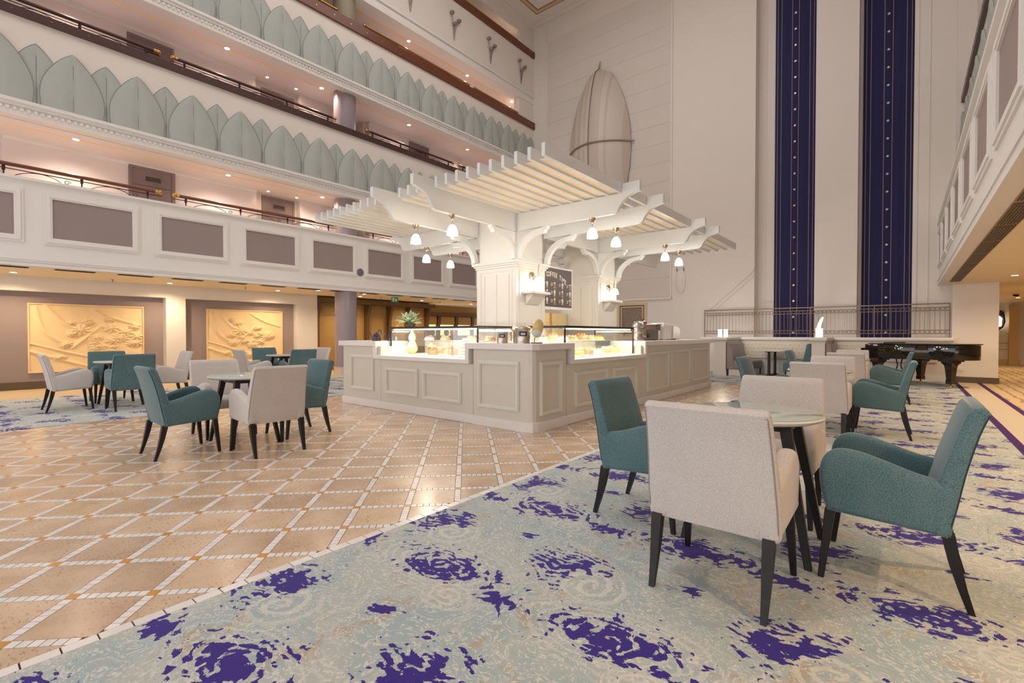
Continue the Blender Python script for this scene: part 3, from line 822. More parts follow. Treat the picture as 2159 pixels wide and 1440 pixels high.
def make_chair(fab, pipe):
    t = thing('armchair', 'armchair', 'chair')
    arm = [(0.235, 0.335), (-0.215, 0.315)] + [(-0.235, 0.45), (-0.255, 0.56)] + arc([(-0.20, 0.553), (-0.10, 0.572), (0.02, 0.612), (0.12, 0.64), (0.195, 0.640), (0.245, 0.605), (0.268, 0.54), (0.266, 0.46), (0.25, 0.38)], 4)
    for s in (-1, 1):
        xa, xb_ = sorted((s * 0.20, s * 0.285))
        pillow_slab(arm, xa, xb_, 4, 0.034).build('armrest', fab, t, smooth=True, local=(0, 0, 0))
    back = arc([(-0.205, 0.315), (-0.235, 0.45), (-0.262, 0.60), (-0.300, 0.76), (-0.335, 0.865)], 4) + arc([(-0.335, 0.865), (-0.318, 0.885), (-0.285, 0.882), (-0.262, 0.855)], 3)[1:] + arc([(-0.262, 0.855), (-0.232, 0.76), (-0.185, 0.60), (-0.15, 0.47)], 4)[1:] + [(-0.15, 0.36), (-0.16, 0.32)]
    bk = pillow_slab(back, -0.272, 0.272, 3, 0.02)
    bk.v = [(x * (1.055 - 0.08 * max(0.0, min(1.0, (z - 0.45) / 0.43))), y, z) for x, y, z in bk.v]
    ob = bk.build('backrest', fab, t, smooth=True, local=(0, 0, 0))
    pp = MB()
    edge = [(-0.204, 0.33), (-0.231, 0.45), (-0.258, 0.60), (-0.296, 0.76), (-0.328, 0.855)]
    path = [(-0.264 * (1.055 - 0.08 * max(0.0, min(1.0, (z - 0.45) / 0.43))), y, z) for y, z in arc(edge, 3)] + [(0.264 * (1.055 - 0.08 * max(0.0, min(1.0, (z - 0.45) / 0.43))), y, z) for y, z in reversed(arc(edge, 3))]
    pp.tube(path, 0.0035, 5)
    pp.build('piping', pipe, ob, smooth=True, local=(0, 0, 0))
    seat = [(-0.17, 0.335), (0.245, 0.335), (0.262, 0.37), (0.262, 0.43), (0.245, 0.455), (0.10, 0.468), (-0.17, 0.455)]
    pillow_slab(seat, -0.205, 0.205, 3, 0.02).build('seat', fab, t, smooth=True, local=(0, 0, 0))
    for s in (-1, 1):
        # front leg, slim and slightly raked
        def sq(x, y, z, a): return [(x - a, y - a, z), (x + a, y - a, z), (x + a, y + a, z), (x - a, y + a, z)]
        f = MB().hexa(sq(s * 0.262, 0.258, 0, 0.013), sq(s * 0.245, 0.222, 0.345, 0.022))
        f.build('leg', LEGM, t, bevel=0.003, seg=1, local=(0, 0, 0))
        r = MB(); pts = [(-0.285, 0.0, 0.012), (-0.255, 0.10, 0.016), (-0.228, 0.21, 0.021), (-0.205, 0.33, 0.024)]
        vs = []; fs = []
        for y, z, a in pts: vs += sq(s * (0.244 - 0.01 * (0.33 - z)), y, z, a)
        for k in range(3):
            for i in range(4): fs.append((k * 4 + i, k * 4 + (i + 1) % 4, k * 4 + 4 + (i + 1) % 4, k * 4 + 4 + i))
        fs += [(3, 2, 1, 0), (12, 13, 14, 15)]
        r.add(vs, fs).build('leg', LEGM, t, local=(0, 0, 0))
    return t
CT = make_chair(FTEAL, PIPET); CW = make_chair(FWHITE, PIPEW)
ut, uw = [], []
FY, FNX, FPX, FNY = 0.0, PI / 2, -PI / 2, PI     # facing +y, -x, +x, -y
Z4 = 0.004
def chair(kind, x, y, rz, label, group):
    return place(CT if kind == 't' else CW, ut if kind == 't' else uw, (x, y, Z4 if not (-8.62 < x < -2.43) else 0.001), rz, label, group)
G1 = 'armchairs at the nearest carpet table'; G2 = 'armchairs at the table on the stone floor'; G3 = 'armchairs at the table by the first niche'
G4 = 'armchairs at the table by the second niche'; G5 = 'armchairs at the middle carpet table'; G6 = 'armchairs at the table beside the piano'
chair('w', -0.685, 2.455, FY, 'light grey armchair largest in view, its back to the camera', G1)
chair('t', -1.325, 3.075, FPX, 'teal armchair left of the nearest carpet table, turned right', G1)
chair('w', -0.705, 3.66, FNY, 'light grey armchair facing the camera behind the nearest round table', G1)
chair('t', -0.06, 3.05, FNX, 'teal armchair at right foreground in full side view', G1)
chair('t', -5.70, 1.615, FY, 'teal armchair with grey sheen at the left of the stone floor table', G2)
chair('w', -5.115, 2.22, FNX, 'light grey armchair with its back to the camera on the stone floor', G2)
chair('t', -5.72, 2.835, FNY, 'teal armchair between the stone floor table and the kiosk', G2)
chair('w', -6.36, 2.24, FPX, 'light grey armchair facing the camera across the stone floor table', G2)
chair('w', -10.345, 1.39, FY, 'light grey armchair at far left below the first relief', G3)
chair('t', -9.675, 2.04, FNX, 'teal armchair with its back to the camera in front of the first relief', G3)
chair('t', -11.03, 2.05, FPX, 'teal armchair facing the camera, nearest the first relief', G3)
chair('w', -10.38, 2.74, FNY, 'light grey armchair in side view between the two niches', G3)
chair('w', -10.66, 4.34, FY, 'light grey armchair left of the table by the second relief', G4)
chair('t', -10.05, 4.98, FNX, 'teal armchair with its back to the camera near the second relief', G4)
chair('t', -11.37, 4.98, FPX, 'teal armchair facing the camera against the second relief', G4)
chair('w', -10.72, 5.66, FNY, 'light grey armchair beside the round mauve column', G4)
chair('w', -0.77, 6.57, FY, 'light grey armchair with its back to the camera at the middle carpet table', G5)
chair('t', -1.47, 7.25, FPX, 'small teal armchair in front of the booth bench', G5)
chair('w', -0.81, 7.87, FNY, 'light grey armchair facing the camera at the middle carpet table', G5)
chair('t', -0.235, 7.22, FNX, 'teal armchair in side view before the piano, nearer of two', G5)
chair('w', -0.80, 10.13, FY, 'light grey armchair with its back to the camera at the table by the piano', G6)
chair('t', -1.50, 10.82, FPX, 'teal armchair beside the right booth partition', G6)
chair('w', -0.84, 11.45, FNY, 'light grey armchair facing the camera closest to the piano', G6)
chair('t', -0.235, 10.80, FNX, 'teal armchair in side view before the piano, farther of two', G6)

TOPW = mat('white_laminate', (226, 220, 212), 0.3, var=0.01)
GLASST = mat('pale_green_glass_top', (190, 204, 200), 0.04, var=0.02, spec=0.6)
def make_table():
    t = thing('round_table', 'round_table', 'table')
    MB().lathe([(0.0, 0.715), (0.325, 0.715), (0.348, 0.725), (0.355, 0.737), (0.348, 0.745), (0.0, 0.745)], 64).build('tabletop', TOPW, t, smooth=True, local=(0, 0, 0))
    MB().lathe([(0.0, 0.7455), (0.342, 0.7455), (0.345, 0.749), (0.342, 0.7525), (0.0, 0.7525)], 64).build('glass_plate', GLASST, t, smooth=True, local=(0, 0, 0))
    MB().box(-0.21, 0.21, -0.16, 0.16, 0.67, 0.715).build('apron', LEGM, t, bevel=0.004, local=(0, 0, 0))
    for sx in (-1, 1):
        for sy in (-1, 1):
            def q(x, y, z, a): return [(x - a, y - a, z), (x + a, y - a, z), (x + a, y + a, z), (x - a, y + a, z)]
            MB().hexa(q(sx * 0.315, sy * 0.24, 0, 0.017), q(sx * 0.19, sy * 0.145, 0.71, 0.028)).build('leg', LEGM, t, bevel=0.003, seg=1, local=(0, 0, 0))
    return t
TB = make_table(); utb = []
for x, y, lab in ((-0.69, 3.06, 'round glass topped table nearest the camera on the carpet'), (-5.72, 2.225, 'round glass topped table standing on the stone floor'),
                  (-10.355, 2.05, 'round table in front of the first relief niche'), (-10.70, 4.99, 'round table in front of the second relief niche'),
                  (-0.86, 7.22, 'middle round table of the row on the right carpet'), (-0.86, 10.80, 'farthest round table of the right row, before the piano')):
    place(TB, utb, (x, y, Z4 if not (-8.62 < x < -2.43) else 0.001), 0, lab, 'round cafe tables')

# ------------------------------------------------------------------ booth
def make_bench(fab, label, x0, face, y0=14.72, y1=16.14, loc=None):
    """face +1: sitter looks to +x; back stands at x0"""
    t = thing('booth_bench', label, 'bench', (x0, (y0 + y1) / 2, Z4 if x0 > -2.43 else 0.003))
    s = face
    def P(pts): return [(x0 + s * a, z) for a, z in pts]
    def slab(pts, n, bev):
        q = P(pts)
        if s < 0: q = q[::-1]
        MB().prism(q, 'y', y0, y1).build(n, fab, t, bevel=bev, seg=3, smooth=True)
    slab([(0.005, 0.19), (0.22, 0.19), (0.20, 0.46), (0.11, 0.94), (0.005, 0.96)], 'backrest', 0.025)
    slab([(0.20, 0.19), (0.66, 0.19), (0.66, 0.38), (0.64, 0.44), (0.20, 0.45)], 'seat', 0.03)
    MB().box(min(x0 + s * 0.03, x0 + s * 0.6), max(x0 + s * 0.03, x0 + s * 0.6), y0 + 0.03, y1, 0.004, 0.19).build('plinth', TOPW, t)
    for y in (y0 + 0.02, y1 - 0.06):
        for a in (0.04, 0.6): MB().box(x0 + s * a - 0.02, x0 + s * a + 0.02, y, y + 0.04, 0.004, 0.19).build('leg', LEGM, t)
    return t
FBENCH = fabric('mauve_grey_bench_fabric', (142, 132, 132), (162, 152, 152), 0.3)
make_bench(FBENCH, 'mauve grey upholstered booth bench beside the left partition', -4.055, 1)
make_bench(FTEAL, 'teal booth bench against the right partition pier', -1.935, -1)
make_bench(FBENCH, 'pale booth bench on the piano side of the right partition', -1.625, 1)
t = thing('booth_table', 'white rectangular booth table on two black pedestals', 'table', (-2.98, 15.35, Z4))
MB().box(-3.38, -2.62, 14.72, 16.02, 0.725, 0.755).build('tabletop', TOPW, t, bevel=0.006)
for y in (14.95, 15.75):
    MB().lathe([(0.0, 0.015), (0.17, 0.015), (0.18, 0.025), (0.15, 0.04), (0.05, 0.06), (0.035, 0.09), (0.033, 0.70), (0.10, 0.715), (0.10, 0.725), (0, 0.725)], 24, (-2.98, y, -0.01)).build('pedestal', BLACK, t, smooth=True)

# lamps on the partitions
def cyl_lamp(x, y, z, label, w=0.055, h_=0.225, e=6):
    t = thing('table_lamp', label, 'lamp', (x, y, z), 0, 'lit cylinder lamps on the booth partitions')
    MB().lathe([(0.0, 0), (w * 0.7, 0), (w * 0.7, 0.018), (0, 0.018)], 20, (x, y, z)).build('base', NICKEL, t, smooth=True)
    MB().lathe([(w, 0.018), (w, h_)], 24, (x, y, z), cap=True).build('shade', SHADEON, t, smooth=True)
    point('table_lamp_light', (x, y, z + h_ + 0.06), e, WARM2, 0.05, t)
cyl_lamp(-4.27, 14.86, 1.116, 'left of two lit cylinder lamps on the left booth partition')
cyl_lamp(-4.14, 14.98, 1.116, 'right of two lit cylinder lamps on the left booth partition')
cyl_lamp(-1.78, 14.86, 1.116, 'wide lit cylinder lamp on the right booth partition', 0.08, 0.24, 8)
t = thing('crescent_lamp', 'glowing white crescent lamp behind the wide cylinder lamp', 'lamp', (-1.78, 15.12, 1.116))
MB().lathe([(0, 0), (0.05, 0), (0.045, 0.02), (0, 0.022)], 16, (-1.78, 15.12, 1.116)).build('base', NICKEL, t, smooth=True)
cr_ = arc([(-0.03, 0.02), (-0.05, 0.14), (-0.045, 0.26), (-0.01, 0.40), (0.05, 0.545)], 5)
MB().tube([(-1.78 + a, 15.12, 1.116 + b_) for a, b_ in cr_], [0.012 + 0.03 * math.sin(PI * min(1, (i + 1) / len(cr_))) ** 0.7 for i in range(len(cr_))], 10).build('glass', SHADEON, t, smooth=True)

# ------------------------------------------------------------------ metal railing behind the booth wall
RAILM = mat('bronze_railing', (128, 108, 92), 0.4, 0.6, var=0.05)
YQ = 16.37
t = thing('landing_railing', 'long bronze railing with rows of rings above the booth wall', 'railing', (-2.2, YQ, 1.1155))
xa, xb_ = -5.20, 0.84
MB().box(xa, xb_, YQ - 0.02, YQ + 0.02, 1.97, 2.0).build('handrail', RAILM, t)
for z in (1.90, 1.812, 1.222, 1.31): MB().box(xa, xb_, YQ - 0.008, YQ + 0.008, z - 0.006, z + 0.006).build('rail', RAILM, t)
nb = 62; pit = (xb_ - xa) / nb
bal = MB().box(-0.0045, 0.0045, -0.0045, 0.0045, 0.0, 0.50).mesh('baluster', RAILM)
rg = MB().tube([(0.041 * math.cos(2 * PI * k / 14), 0, 0.041 * math.sin(2 * PI * k / 14)) for k in range(14)], 0.006, 5, True).mesh('ring', RAILM, smooth=True)
O_ = wloc(t)
for k in range(nb + 1):
    x = xa + pit * k
    link('baluster', bal, t, Vector((x, YQ, 1.31)) - O_)
    if k < nb:
        link('ring', rg, t, Vector((x + pit / 2, YQ, 1.856)) - O_); link('ring', rg, t, Vector((x + pit / 2, YQ, 1.266)) - O_)
for x in (xa, -3.7, -2.2, -0.7, xb_ - 0.02): MB().box(x, x + 0.02, YQ - 0.01, YQ + 0.01, 1.1155, 1.97).build('post', RAILM, t)

# ------------------------------------------------------------------ banners
NAVY = mat('navy_banner_cloth', (28, 27, 76), 0.8, var=0.12, scale=1.2)
PINKS = mat('pale_pink_braid', (136, 118, 128), 0.6)
SILV = mat('silver_star', (206, 202, 196), 0.35, 0.6)
def banner(x0, x1, label):
    xc = (x0 + x1) / 2; w = (x1 - x0)
    t = thing('banner', label, 'banner', (xc, YR - 0.01, 1.0), 0, 'navy banners on the end wall')
    mb = MB(); n = 14
    pr_ = [(x0 + w * i / n, YR - 0.028 - 0.006 * math.sin(i * 2.1)) for i in range(n + 1)]
    mb.prism(pr_ + [(p[0], YR - 0.018) for p in reversed(pr_)], 'z', 1.0, 14.1)
    mb.build('cloth', NAVY, t)
    for f in (0.06, 0.155, 0.42, 0.585, 0.85, 0.945):
        x = x0 + w * f; MB().box(x - 0.008, x + 0.008, YR - 0.042, YR - 0.032, 1.0, 14.1).build('braid', PINKS, t)
    st = []
    for k in range(10):
        a = PI / 2 + k * PI / 5; r_ = 0.042 if k % 2 == 0 else 0.018
        st.append((r_ * math.cos(a), r_ * math.sin(a)))
    me = MB().prism(st, 'y', -0.02, -0.008).mesh('star', SILV)
    for k in range(26): link('star', me, t, (0, -0.022, 0.25 + 0.489 * k))
    MB().box(x0 - 0.02, x1 + 0.02, YR - 0.05, YR - 0.015, 14.1, 14.14).build('hanging_rod', BRASS, t)
banner(-3.255, -2.165, 'left navy banner with pink stripes and a column of stars')
banner(-1.02, 0.096, 'right navy banner with pink stripes and a column of stars')

# ------------------------------------------------------------------ grand piano
PB = mat('piano_black', (10, 8, 9), 0.06, var=0.1, coat=0.6)
PBR = mat('piano_brown_gloss', (40, 24, 18), 0.1, var=0.2, coat=0.5)
t = thing('grand_piano', 'black grand piano with closed lid in front of the booth wall', 'piano', (-0.27, 15.43, Z4), R(-131.3))
bent = arc([(0.73, 0.55), (0.70, 0.72), (0.55, 0.98), (0.33, 1.20), (0.24, 1.42), (0.12, 1.62), (-0.12, 1.70), (-0.42, 1.66), (-0.60, 1.48), (-0.70, 1.25)], 5)
out = [(-0.73, -0.08), (0.73, -0.08)] + bent + [(-0.73, 1.0)]
def PBd(mb, n, m, bev=0, p=None, **k): return mb.build(n, m, p or t, bevel=bev, local=(0, 0, 0), **k)
rim = PBd(MB().prism([p for p in out if p[1] > 0.1 or True and p[1] >= -0.081], 'z', 0.62, 0.955), 'rim', PB, 0.008, smooth=True)
lid = PBd(MB().prism([(p[0] * 1.035, p[1] * 1.02 + (0.0 if p[1] > 0 else 0.12)) for p in out], 'z', 0.96, 0.985), 'lid', PB, 0.005, smooth=True)
PBd(MB().box(-0.71, 0.71, -0.20, -0.08, 0.60, 0.70), 'keybed', PB, 0.01)
PBd(MB().box(-0.62, 0.62, -0.19, -0.082, 0.70, 0.72), 'keys', TOPW)
for s in (-1, 1): PBd(MB().box(s * 0.68 - 0.05, s * 0.68 + 0.05, -0.20, -0.08, 0.70, 0.86), 'key_cheek', PB, 0.01)
PBd(MB().box(-0.30, 0.30, 0.02, 0.06, 0.985, 1.0), 'lid_strip', PB)
for x, y in ((-0.62, 0.18), (0.62, 0.18), (-0.10, 1.30)):
    lg = MB()
    def q(a, z): return [(x - a, y - a, z), (x + a, y - a, z), (x + a, y + a, z), (x - a, y + a, z)]
    secs = [(0.048, 0.07), (0.062, 0.075), (0.062, 0.16), (0.055, 0.17), (0.075, 0.44), (0.085, 0.50), (0.12, 0.545), (0.12, 0.575), (0.16, 0.58), (0.16, 0.62)]
    vs = []; fs = []
    for a, z in secs: vs += q(a, z)
    for k in range(len(secs) - 1):
        for i in range(4): fs.append((k * 4 + i, k * 4 + (i + 1) % 4, k * 4 + 4 + (i + 1) % 4, k * 4 + 4 + i))
    fs += [(3, 2, 1, 0), tuple(4 * (len(secs) - 1) + i for i in range(4))]
    o = PBd(lg.add(vs, fs), 'leg', PBR)
    PBd(MB().lathe([(0.0, 0), (0.03, 0.0), (0.03, 0.03), (0.015, 0.045), (0.012, 0.075), (0, 0.075)], 12, (x, y, 0)), 'caster', BRASS, p=o, smooth=True)
ly = PBd(MB().box(-0.16, 0.16, 0.12, 0.22, 0.09, 0.14), 'lyre', PBR, 0.01)
for s in (-1, 1):
    PBd(MB().tube([(s * a, 0.17, z) for a, z in arc([(0.04, 0.14), (0.12, 0.26), (0.05, 0.42), (0.10, 0.62)], 5)], 0.014, 8), 'lyre_arm', PBR, p=ly, smooth=True)
for x in (-0.08, 0, 0.08): PBd(MB().tube([(x, 0.14, 0.10), (x, 0.02, 0.085), (x, -0.06, 0.075)], [0.008, 0.012, 0.016], 8), 'pedal', BRASS, p=ly, smooth=True)
# ------------------------------------------------------------------ coffee kiosk: counter units, worktop, display cases
KGREEN = mat('greige_counter_paint', (213, 208, 197), 0.5, var=0.02)
KFRAME = mat('pale_moulding_paint', (222, 222, 212), 0.45, var=0.02)
KWHITE = mat('white_composite', (232, 228, 226), 0.35, var=0.015)
YL, XR_ = 4.64, -3.50          # counter faces: left wing looks to -y, right wing looks to +x
def frame_y(mb, x0, x1, z0, z1):
    mb.ring(rect(x0, x1, z0, z1), rect(x0 + 0.05, x1 - 0.05, z0 + 0.05, z1 - 0.05), 'y', YL - 0.022, YL)
    mb.ring(rect(x0 + 0.012, x1 - 0.012, z0 + 0.012, z1 - 0.012), rect(x0 + 0.035, x1 - 0.035, z0 + 0.035, z1 - 0.035), 'y', YL - 0.032, YL - 0.02)
    return mb
def frame_x(mb, y0, y1, z0, z1):
    mb.ring(rect(y0, y1, z0, z1), rect(y0 + 0.05, y1 - 0.05, z0 + 0.05, z1 - 0.05), 'x', XR_, XR_ + 0.022)
    mb.ring(rect(y0 + 0.012, y1 - 0.012, z0 + 0.012, z1 - 0.012), rect(y0 + 0.035, y1 - 0.035, z0 + 0.035, z1 - 0.035), 'x', XR_ + 0.02, XR_ + 0.032)
    return mb
def unit_y(x0, x1, ztop, frames, label, gap=0.003):
    D_ = 1.0 if ztop < 0.9 else 0.62
    t = thing('counter_unit', label, 'counter', ((x0 + x1) / 2, YL + 0.3, 0.001), 0, 'panelled units of the coffee counter')
    MB().box(x0 + gap, x1 - gap, YL, YL + D_, 0.10, ztop).build('body', KGREEN, t)
    MB().box(x0, x1, YL - 0.035, YL, 0.001, 0.12).build('plinth', KWHITE, t, bevel=0.008)
    for a, b_, c, d in frames: frame_y(MB(), a, b_, c, d).build('panel_moulding', KFRAME, t)
    return t
def unit_x(y0, y1, ztop, frames, label, gap=0.003):
    D_ = 0.9 if ztop < 0.9 else 0.62
    t = thing('counter_unit', label, 'counter', (XR_ - 0.3, (y0 + y1) / 2, 0.001), 0, 'panelled units of the coffee counter')
    MB().box(XR_ - D_, XR_, y0 + gap, y1 - gap, 0.10, ztop).build('body', KGREEN, t)
    MB().box(XR_, XR_ + 0.035, y0, y1, 0.001, 0.12).build('plinth', KWHITE, t, bevel=0.008)
    for a, b_, c, d in frames: frame_x(MB(), a, b_, c, d).build('panel_moulding', KFRAME, t)
    return t
unit_y(-7.69, -6.58, 1.005, [(-7.44, -6.76, 0.27, 0.86)], 'tall counter unit at the left end of the kiosk')
unit_y(-6.58, -4.50, 0.80, [(-6.44, -5.64, 0.26, 0.68), (-5.52, -4.72, 0.25, 0.67)], 'low counter unit under the left display case')
unit_x(5.38, 7.70, 0.80, [(5.58, 6.50, 0.20, 0.69), (6.68, 7.52, 0.22, 0.68)], 'low counter unit under the right display case')
unit_x(7.70, 11.41, 1.005, [(7.93, 8.92, 0.20, 0.89), (9.02, 10.07, 0.20, 0.90), (10.15, 11.28, 0.21, 0.91)], 'long tall counter unit at the right end of the kiosk')
t = thing('counter_unit', 'tall corner unit of the kiosk nearest the camera', 'counter', (-3.9, 5.0, 0.001), 0, 'panelled units of the coffee counter')
ch = 0.07
cp = [(-4.497, YL), (XR_ - ch, YL), (XR_ - ch * 0.3, YL + ch * 0.3), (XR_, YL + ch), (XR_, 5.377), (XR_ - 0.62, 5.377), (XR_ - 0.62, YL + 0.62), (-4.497, YL + 0.62)]
MB().prism(cp, 'z', 0.10, 1.005).build('body', KGREEN, t)
MB().prism([(-4.5, YL - 0.035), (XR_ - ch, YL - 0.035), (XR_ + 0.01, YL - 0.01), (XR_ + 0.035, YL + ch), (XR_ + 0.035, 5.38), (XR_, 5.38), (XR_, YL + ch), (XR_ - ch, YL), (-4.5, YL)], 'z', 0.001, 0.12).build('plinth', KWHITE, t)
frame_y(MB(), -4.40, -3.70, 0.24, 0.86).build('panel_moulding', KFRAME, t); frame_x(MB(), 4.78, 5.26, 0.19, 0.86).build('panel_moulding', KFRAME, t)

# continuous worktop: slabs, drops at the notches, sills
OV = 0.05
wt = thing('worktop', 'white stepped worktop running round the coffee kiosk', 'worktop', (-5.0, 5.0, 1.005))
y0 = YL - OV; x1 = XR_ + OV
MB().box(-7.77, -6.665, y0, YL + 0.62, 1.006, 1.09).build('end_slab', KWHITE, wt, bevel=0.004, seg=1)
MB().box(-6.735, -6.665, y0, YL + 0.62, 0.862, 1.006).build('drop_side', KWHITE, wt, bevel=0.003, seg=1)
MB().box(-6.735, -4.545, y0, YL + 1.0, 0.803, 0.862).build('sill', KWHITE, wt, bevel=0.003, seg=1)
MB().box(-4.615, -4.545, y0, YL + 0.62, 0.862, 1.006).build('drop_side', KWHITE, wt, bevel=0.003, seg=1)
MB().prism([(-4.615, y0), (XR_ - ch, y0), (XR_ + 0.01, y0 + 0.03), (x1, YL + ch), (x1, 5.515), (XR_ - 0.62, 5.515), (XR_ - 0.62, YL + 0.62), (-4.615, YL + 0.62)], 'z', 1.006, 1.085).build('corner_slab', KWHITE, wt, bevel=0.004, seg=1)
MB().box(XR_ - 0.62, x1, 5.445, 5.515, 0.862, 1.006).build('drop_side', KWHITE, wt, bevel=0.003, seg=1)
MB().box(XR_ - 0.9, x1, 5.445, 7.85, 0.803, 0.862).build('sill', KWHITE, wt, bevel=0.003, seg=1)
MB().box(XR_ - 0.62, x1, 7.78, 7.85, 0.862, 1.006).build('drop_side', KWHITE, wt, bevel=0.003, seg=1)
MB().box(XR_ - 0.62, x1, 7.78, 11.55, 1.006, 1.085).build('end_slab', KWHITE, wt, bevel=0.004, seg=1)

# display cases
PANE = glass('display_glass')
CASEW = mat('case_white_liner', (240, 236, 228), 0.4, var=0.01)
STRIP = mat('case_light_strip', (255, 240, 215), 0.4, emit=9.0, ecol=(255, 232, 196))
def case(label, ax_, a0, a1, f, sgn):
    """ax_='y': front looks to -y at y=f and runs along x; ax_='x': front looks to +x at x=f and runs along y. depth 0.75 behind."""
    D = 0.76; zt = 1.29; zb = 0.863
    def B(mb, u0, u1, d0, d1, z0, z1):
        if ax_ == 'y': return mb.box(u0, u1, f + d0, f + d1, z0, z1)
        return mb.box(f - d1, f - d0, u0, u1, z0, z1)
    loc = ((a0 + a1) / 2, f + 0.3, zb) if ax_ == 'y' else (f - 0.3, (a0 + a1) / 2, zb)
    t = thing('display_case', label, 'display case', loc, 0, 'glass display cases of the coffee kiosk')
    B(MB(), a0, a1, 0, D, zb, zb + 0.012).build('deck', CASEW, t)
    B(MB(), a0, a1, D - 0.02, D, zb + 0.012, 1.10).build('back_panel', CASEW, t)
    B(B(B(B(MB(), a0, a1, 0, 0.035, zt, zt + 0.032), a0, a1, D - 0.035, D, zt, zt + 0.032), a0, a0 + 0.03, 0.035, D - 0.035, zt, zt + 0.032), a1 - 0.03, a1, 0.035, D - 0.035, zt, zt + 0.032).build('top_frame', DARKM, t)
    for u in (a0, a1 - 0.02):
        B(MB(), u, u + 0.02, 0, 0.02, zb + 0.012, zt).build('post', DARKM, t); B(MB(), u, u + 0.02, D - 0.02, D, 1.10, zt).build('post', DARKM, t)
    B(MB(), a0 + 0.02, a1 - 0.02, 0.004, 0.010, zb + 0.012, zt).build('front_pane', PANE, t)
    B(MB(), a0, a0 + 0.006, 0.03, D - 0.02, zb + 0.012, zt).build('side_pane', PANE, t); B(MB(), a1 - 0.006, a1, 0.03, D - 0.02, zb + 0.012, zt).build('side_pane', PANE, t)
    B(MB(), a0 + 0.03, a1 - 0.03, 0.035, D - 0.035, zt + 0.018, zt + 0.026).build('top_pane', PANE, t)
    B(MB(), a0 + 0.03, a1 - 0.03, 0.36, D - 0.04, 1.085, 1.093).build('glass_shelf', PANE, t)
    B(MB(), a0 + 0.05, a1 - 0.05, 0.037, 0.055, zt - 0.02, zt - 0.002).build('light_strip', STRIP, t)
    l = area_light('display_light', (0, 0, 0), a1 - a0 - 0.2, 0.05, 20 * (a1 - a0), (1.0, 0.90, 0.76))
    l.parent = t; p = Vector(((a0 + a1) / 2, f + 0.08, zt - 0.03) if ax_ == 'y' else (f - 0.08, (a0 + a1) / 2, zt - 0.03)); l.location = p - wloc(t)
    l.rotation_euler = (R(20), 0, 0) if ax_ == 'y' else (R(20), 0, R(90))
    return t
case('left glass display case with jars and stacked pastries', 'y', -6.645, -4.635, 4.87, -1)
case('right glass display case with rows of cakes', 'x', 5.535, 7.68, -3.62, 1)

# goods in the cases (each one a thing)
CAKE = [mat('cake_brown', (196, 140, 92), 0.7, var=0.15, scale=30), mat('cake_cream', (244, 228, 204), 0.6, var=0.04), mat('cake_berry', (206, 120, 90), 0.5, var=0.2, scale=30), mat('cake_caramel', (222, 160, 92), 0.6, var=0.1, scale=20)]
JARG = glass('jar_glass', (246, 240, 230), 0.0, 0.4)
PLATE = mat('white_china', (244, 240, 234), 0.25)
def cake(x, y, z, r, h_, m, label, plate=True):
    t = thing('cake', label, 'cake', (x, y, z), 0, 'cakes and pastries in the display cases')
    if plate: MB().lathe([(0, 0), (r * 1.1, 0), (r * 1.35, 0.012), (r * 1.3, 0.014), (0, 0.008)], 20, (x, y, z)).build('plate', PLATE, t, smooth=True)
    MB().lathe([(0, 0.01), (r, 0.01), (r, h_ * 0.55), (r * 1.02, h_ * 0.57), (r * 0.98, h_), (r * 0.85, h_ + 0.008), (0, h_ + 0.01)], 20, (x, y, z)).build('sponge', CAKE[m], t, smooth=True)
    tp = MB()
    for k in range(7):
        a = 2 * PI * k / 7; tp.sphere((x + r * 0.62 * math.cos(a), y + r * 0.62 * math.sin(a), z + h_ + 0.018), 0.016, 8, 6)
    tag(tp.build('topping', CAKE[(m + 1) % 4], t, smooth=True), kind='stuff')
def jar(x, y, z, r, h_, m, label):
    t = thing('storage_jar', label, 'jar', (x, y, z), 0, 'jars in the display cases')
    MB().lathe([(0, 0.003), (r * 0.9, 0.003), (r, 0.015), (r, h_ * 0.8), (r * 0.75, h_ * 0.9), (r * 0.75, h_)], 18, (x, y, z), cap=False).build('glass_body', JARG, t, smooth=True)
    MB().lathe([(0, 0.006), (r * 0.88, 0.006), (r * 0.88, h_ * 0.62), (0, h_ * 0.65)], 16, (x, y, z)).build('filling', CAKE[m], t, smooth=True)
    MB().lathe([(0, h_), (r * 0.85, h_), (r * 0.85, h_ + 0.02), (0.012, h_ + 0.025), (0.014, h_ + 0.04), (0, h_ + 0.045)], 16, (x, y, z)).build('lid', CAKE[3], t, smooth=True)
zd = 0.876
jl = ['jar with red filling', 'wide jar of caramel biscuits', 'jar of cream meringues', 'tall jar of brown cookies', 'slim jar of caramels', 'jar of brown nuts']
for i, (x, y, r, h_, m) in enumerate(((-6.02, 5.22, 0.055, 0.14, 2), (-5.82, 5.08, 0.085, 0.12, 3), (-5.55, 5.12, 0.05, 0.12, 1), (-5.30, 5.05, 0.055, 0.16, 0), (-4.98, 5.06, 0.045, 0.13, 3), (-4.80, 5.12, 0.05, 0.12, 0))):
    jar(x, y, zd, r, h_, m, jl[i] + ' on the deck of the left display case')
# tower of stacked doughnuts
t = thing('doughnut_tower', 'tower of stacked brown doughnuts in the left display case', 'pastry', (-5.14, 5.12, zd))
MB().lathe([(0, 0), (0.09, 0), (0.10, 0.012), (0, 0.012)], 20, (-5.14, 5.12, zd)).build('stand', PLATE, t, smooth=True)
dme = MB().tube([(0.036 * math.cos(2 * PI * k / 16), 0.036 * math.sin(2 * PI * k / 16), 0) for k in range(16)], 0.026, 8, True).mesh('doughnut', CAKE[0], smooth=True)
for k in range(5): link('doughnut', dme, t, (0, 0, 0.04 + 0.05 * k), 0, (1.3 - 0.14 * k, 1.3 - 0.14 * k, 1))
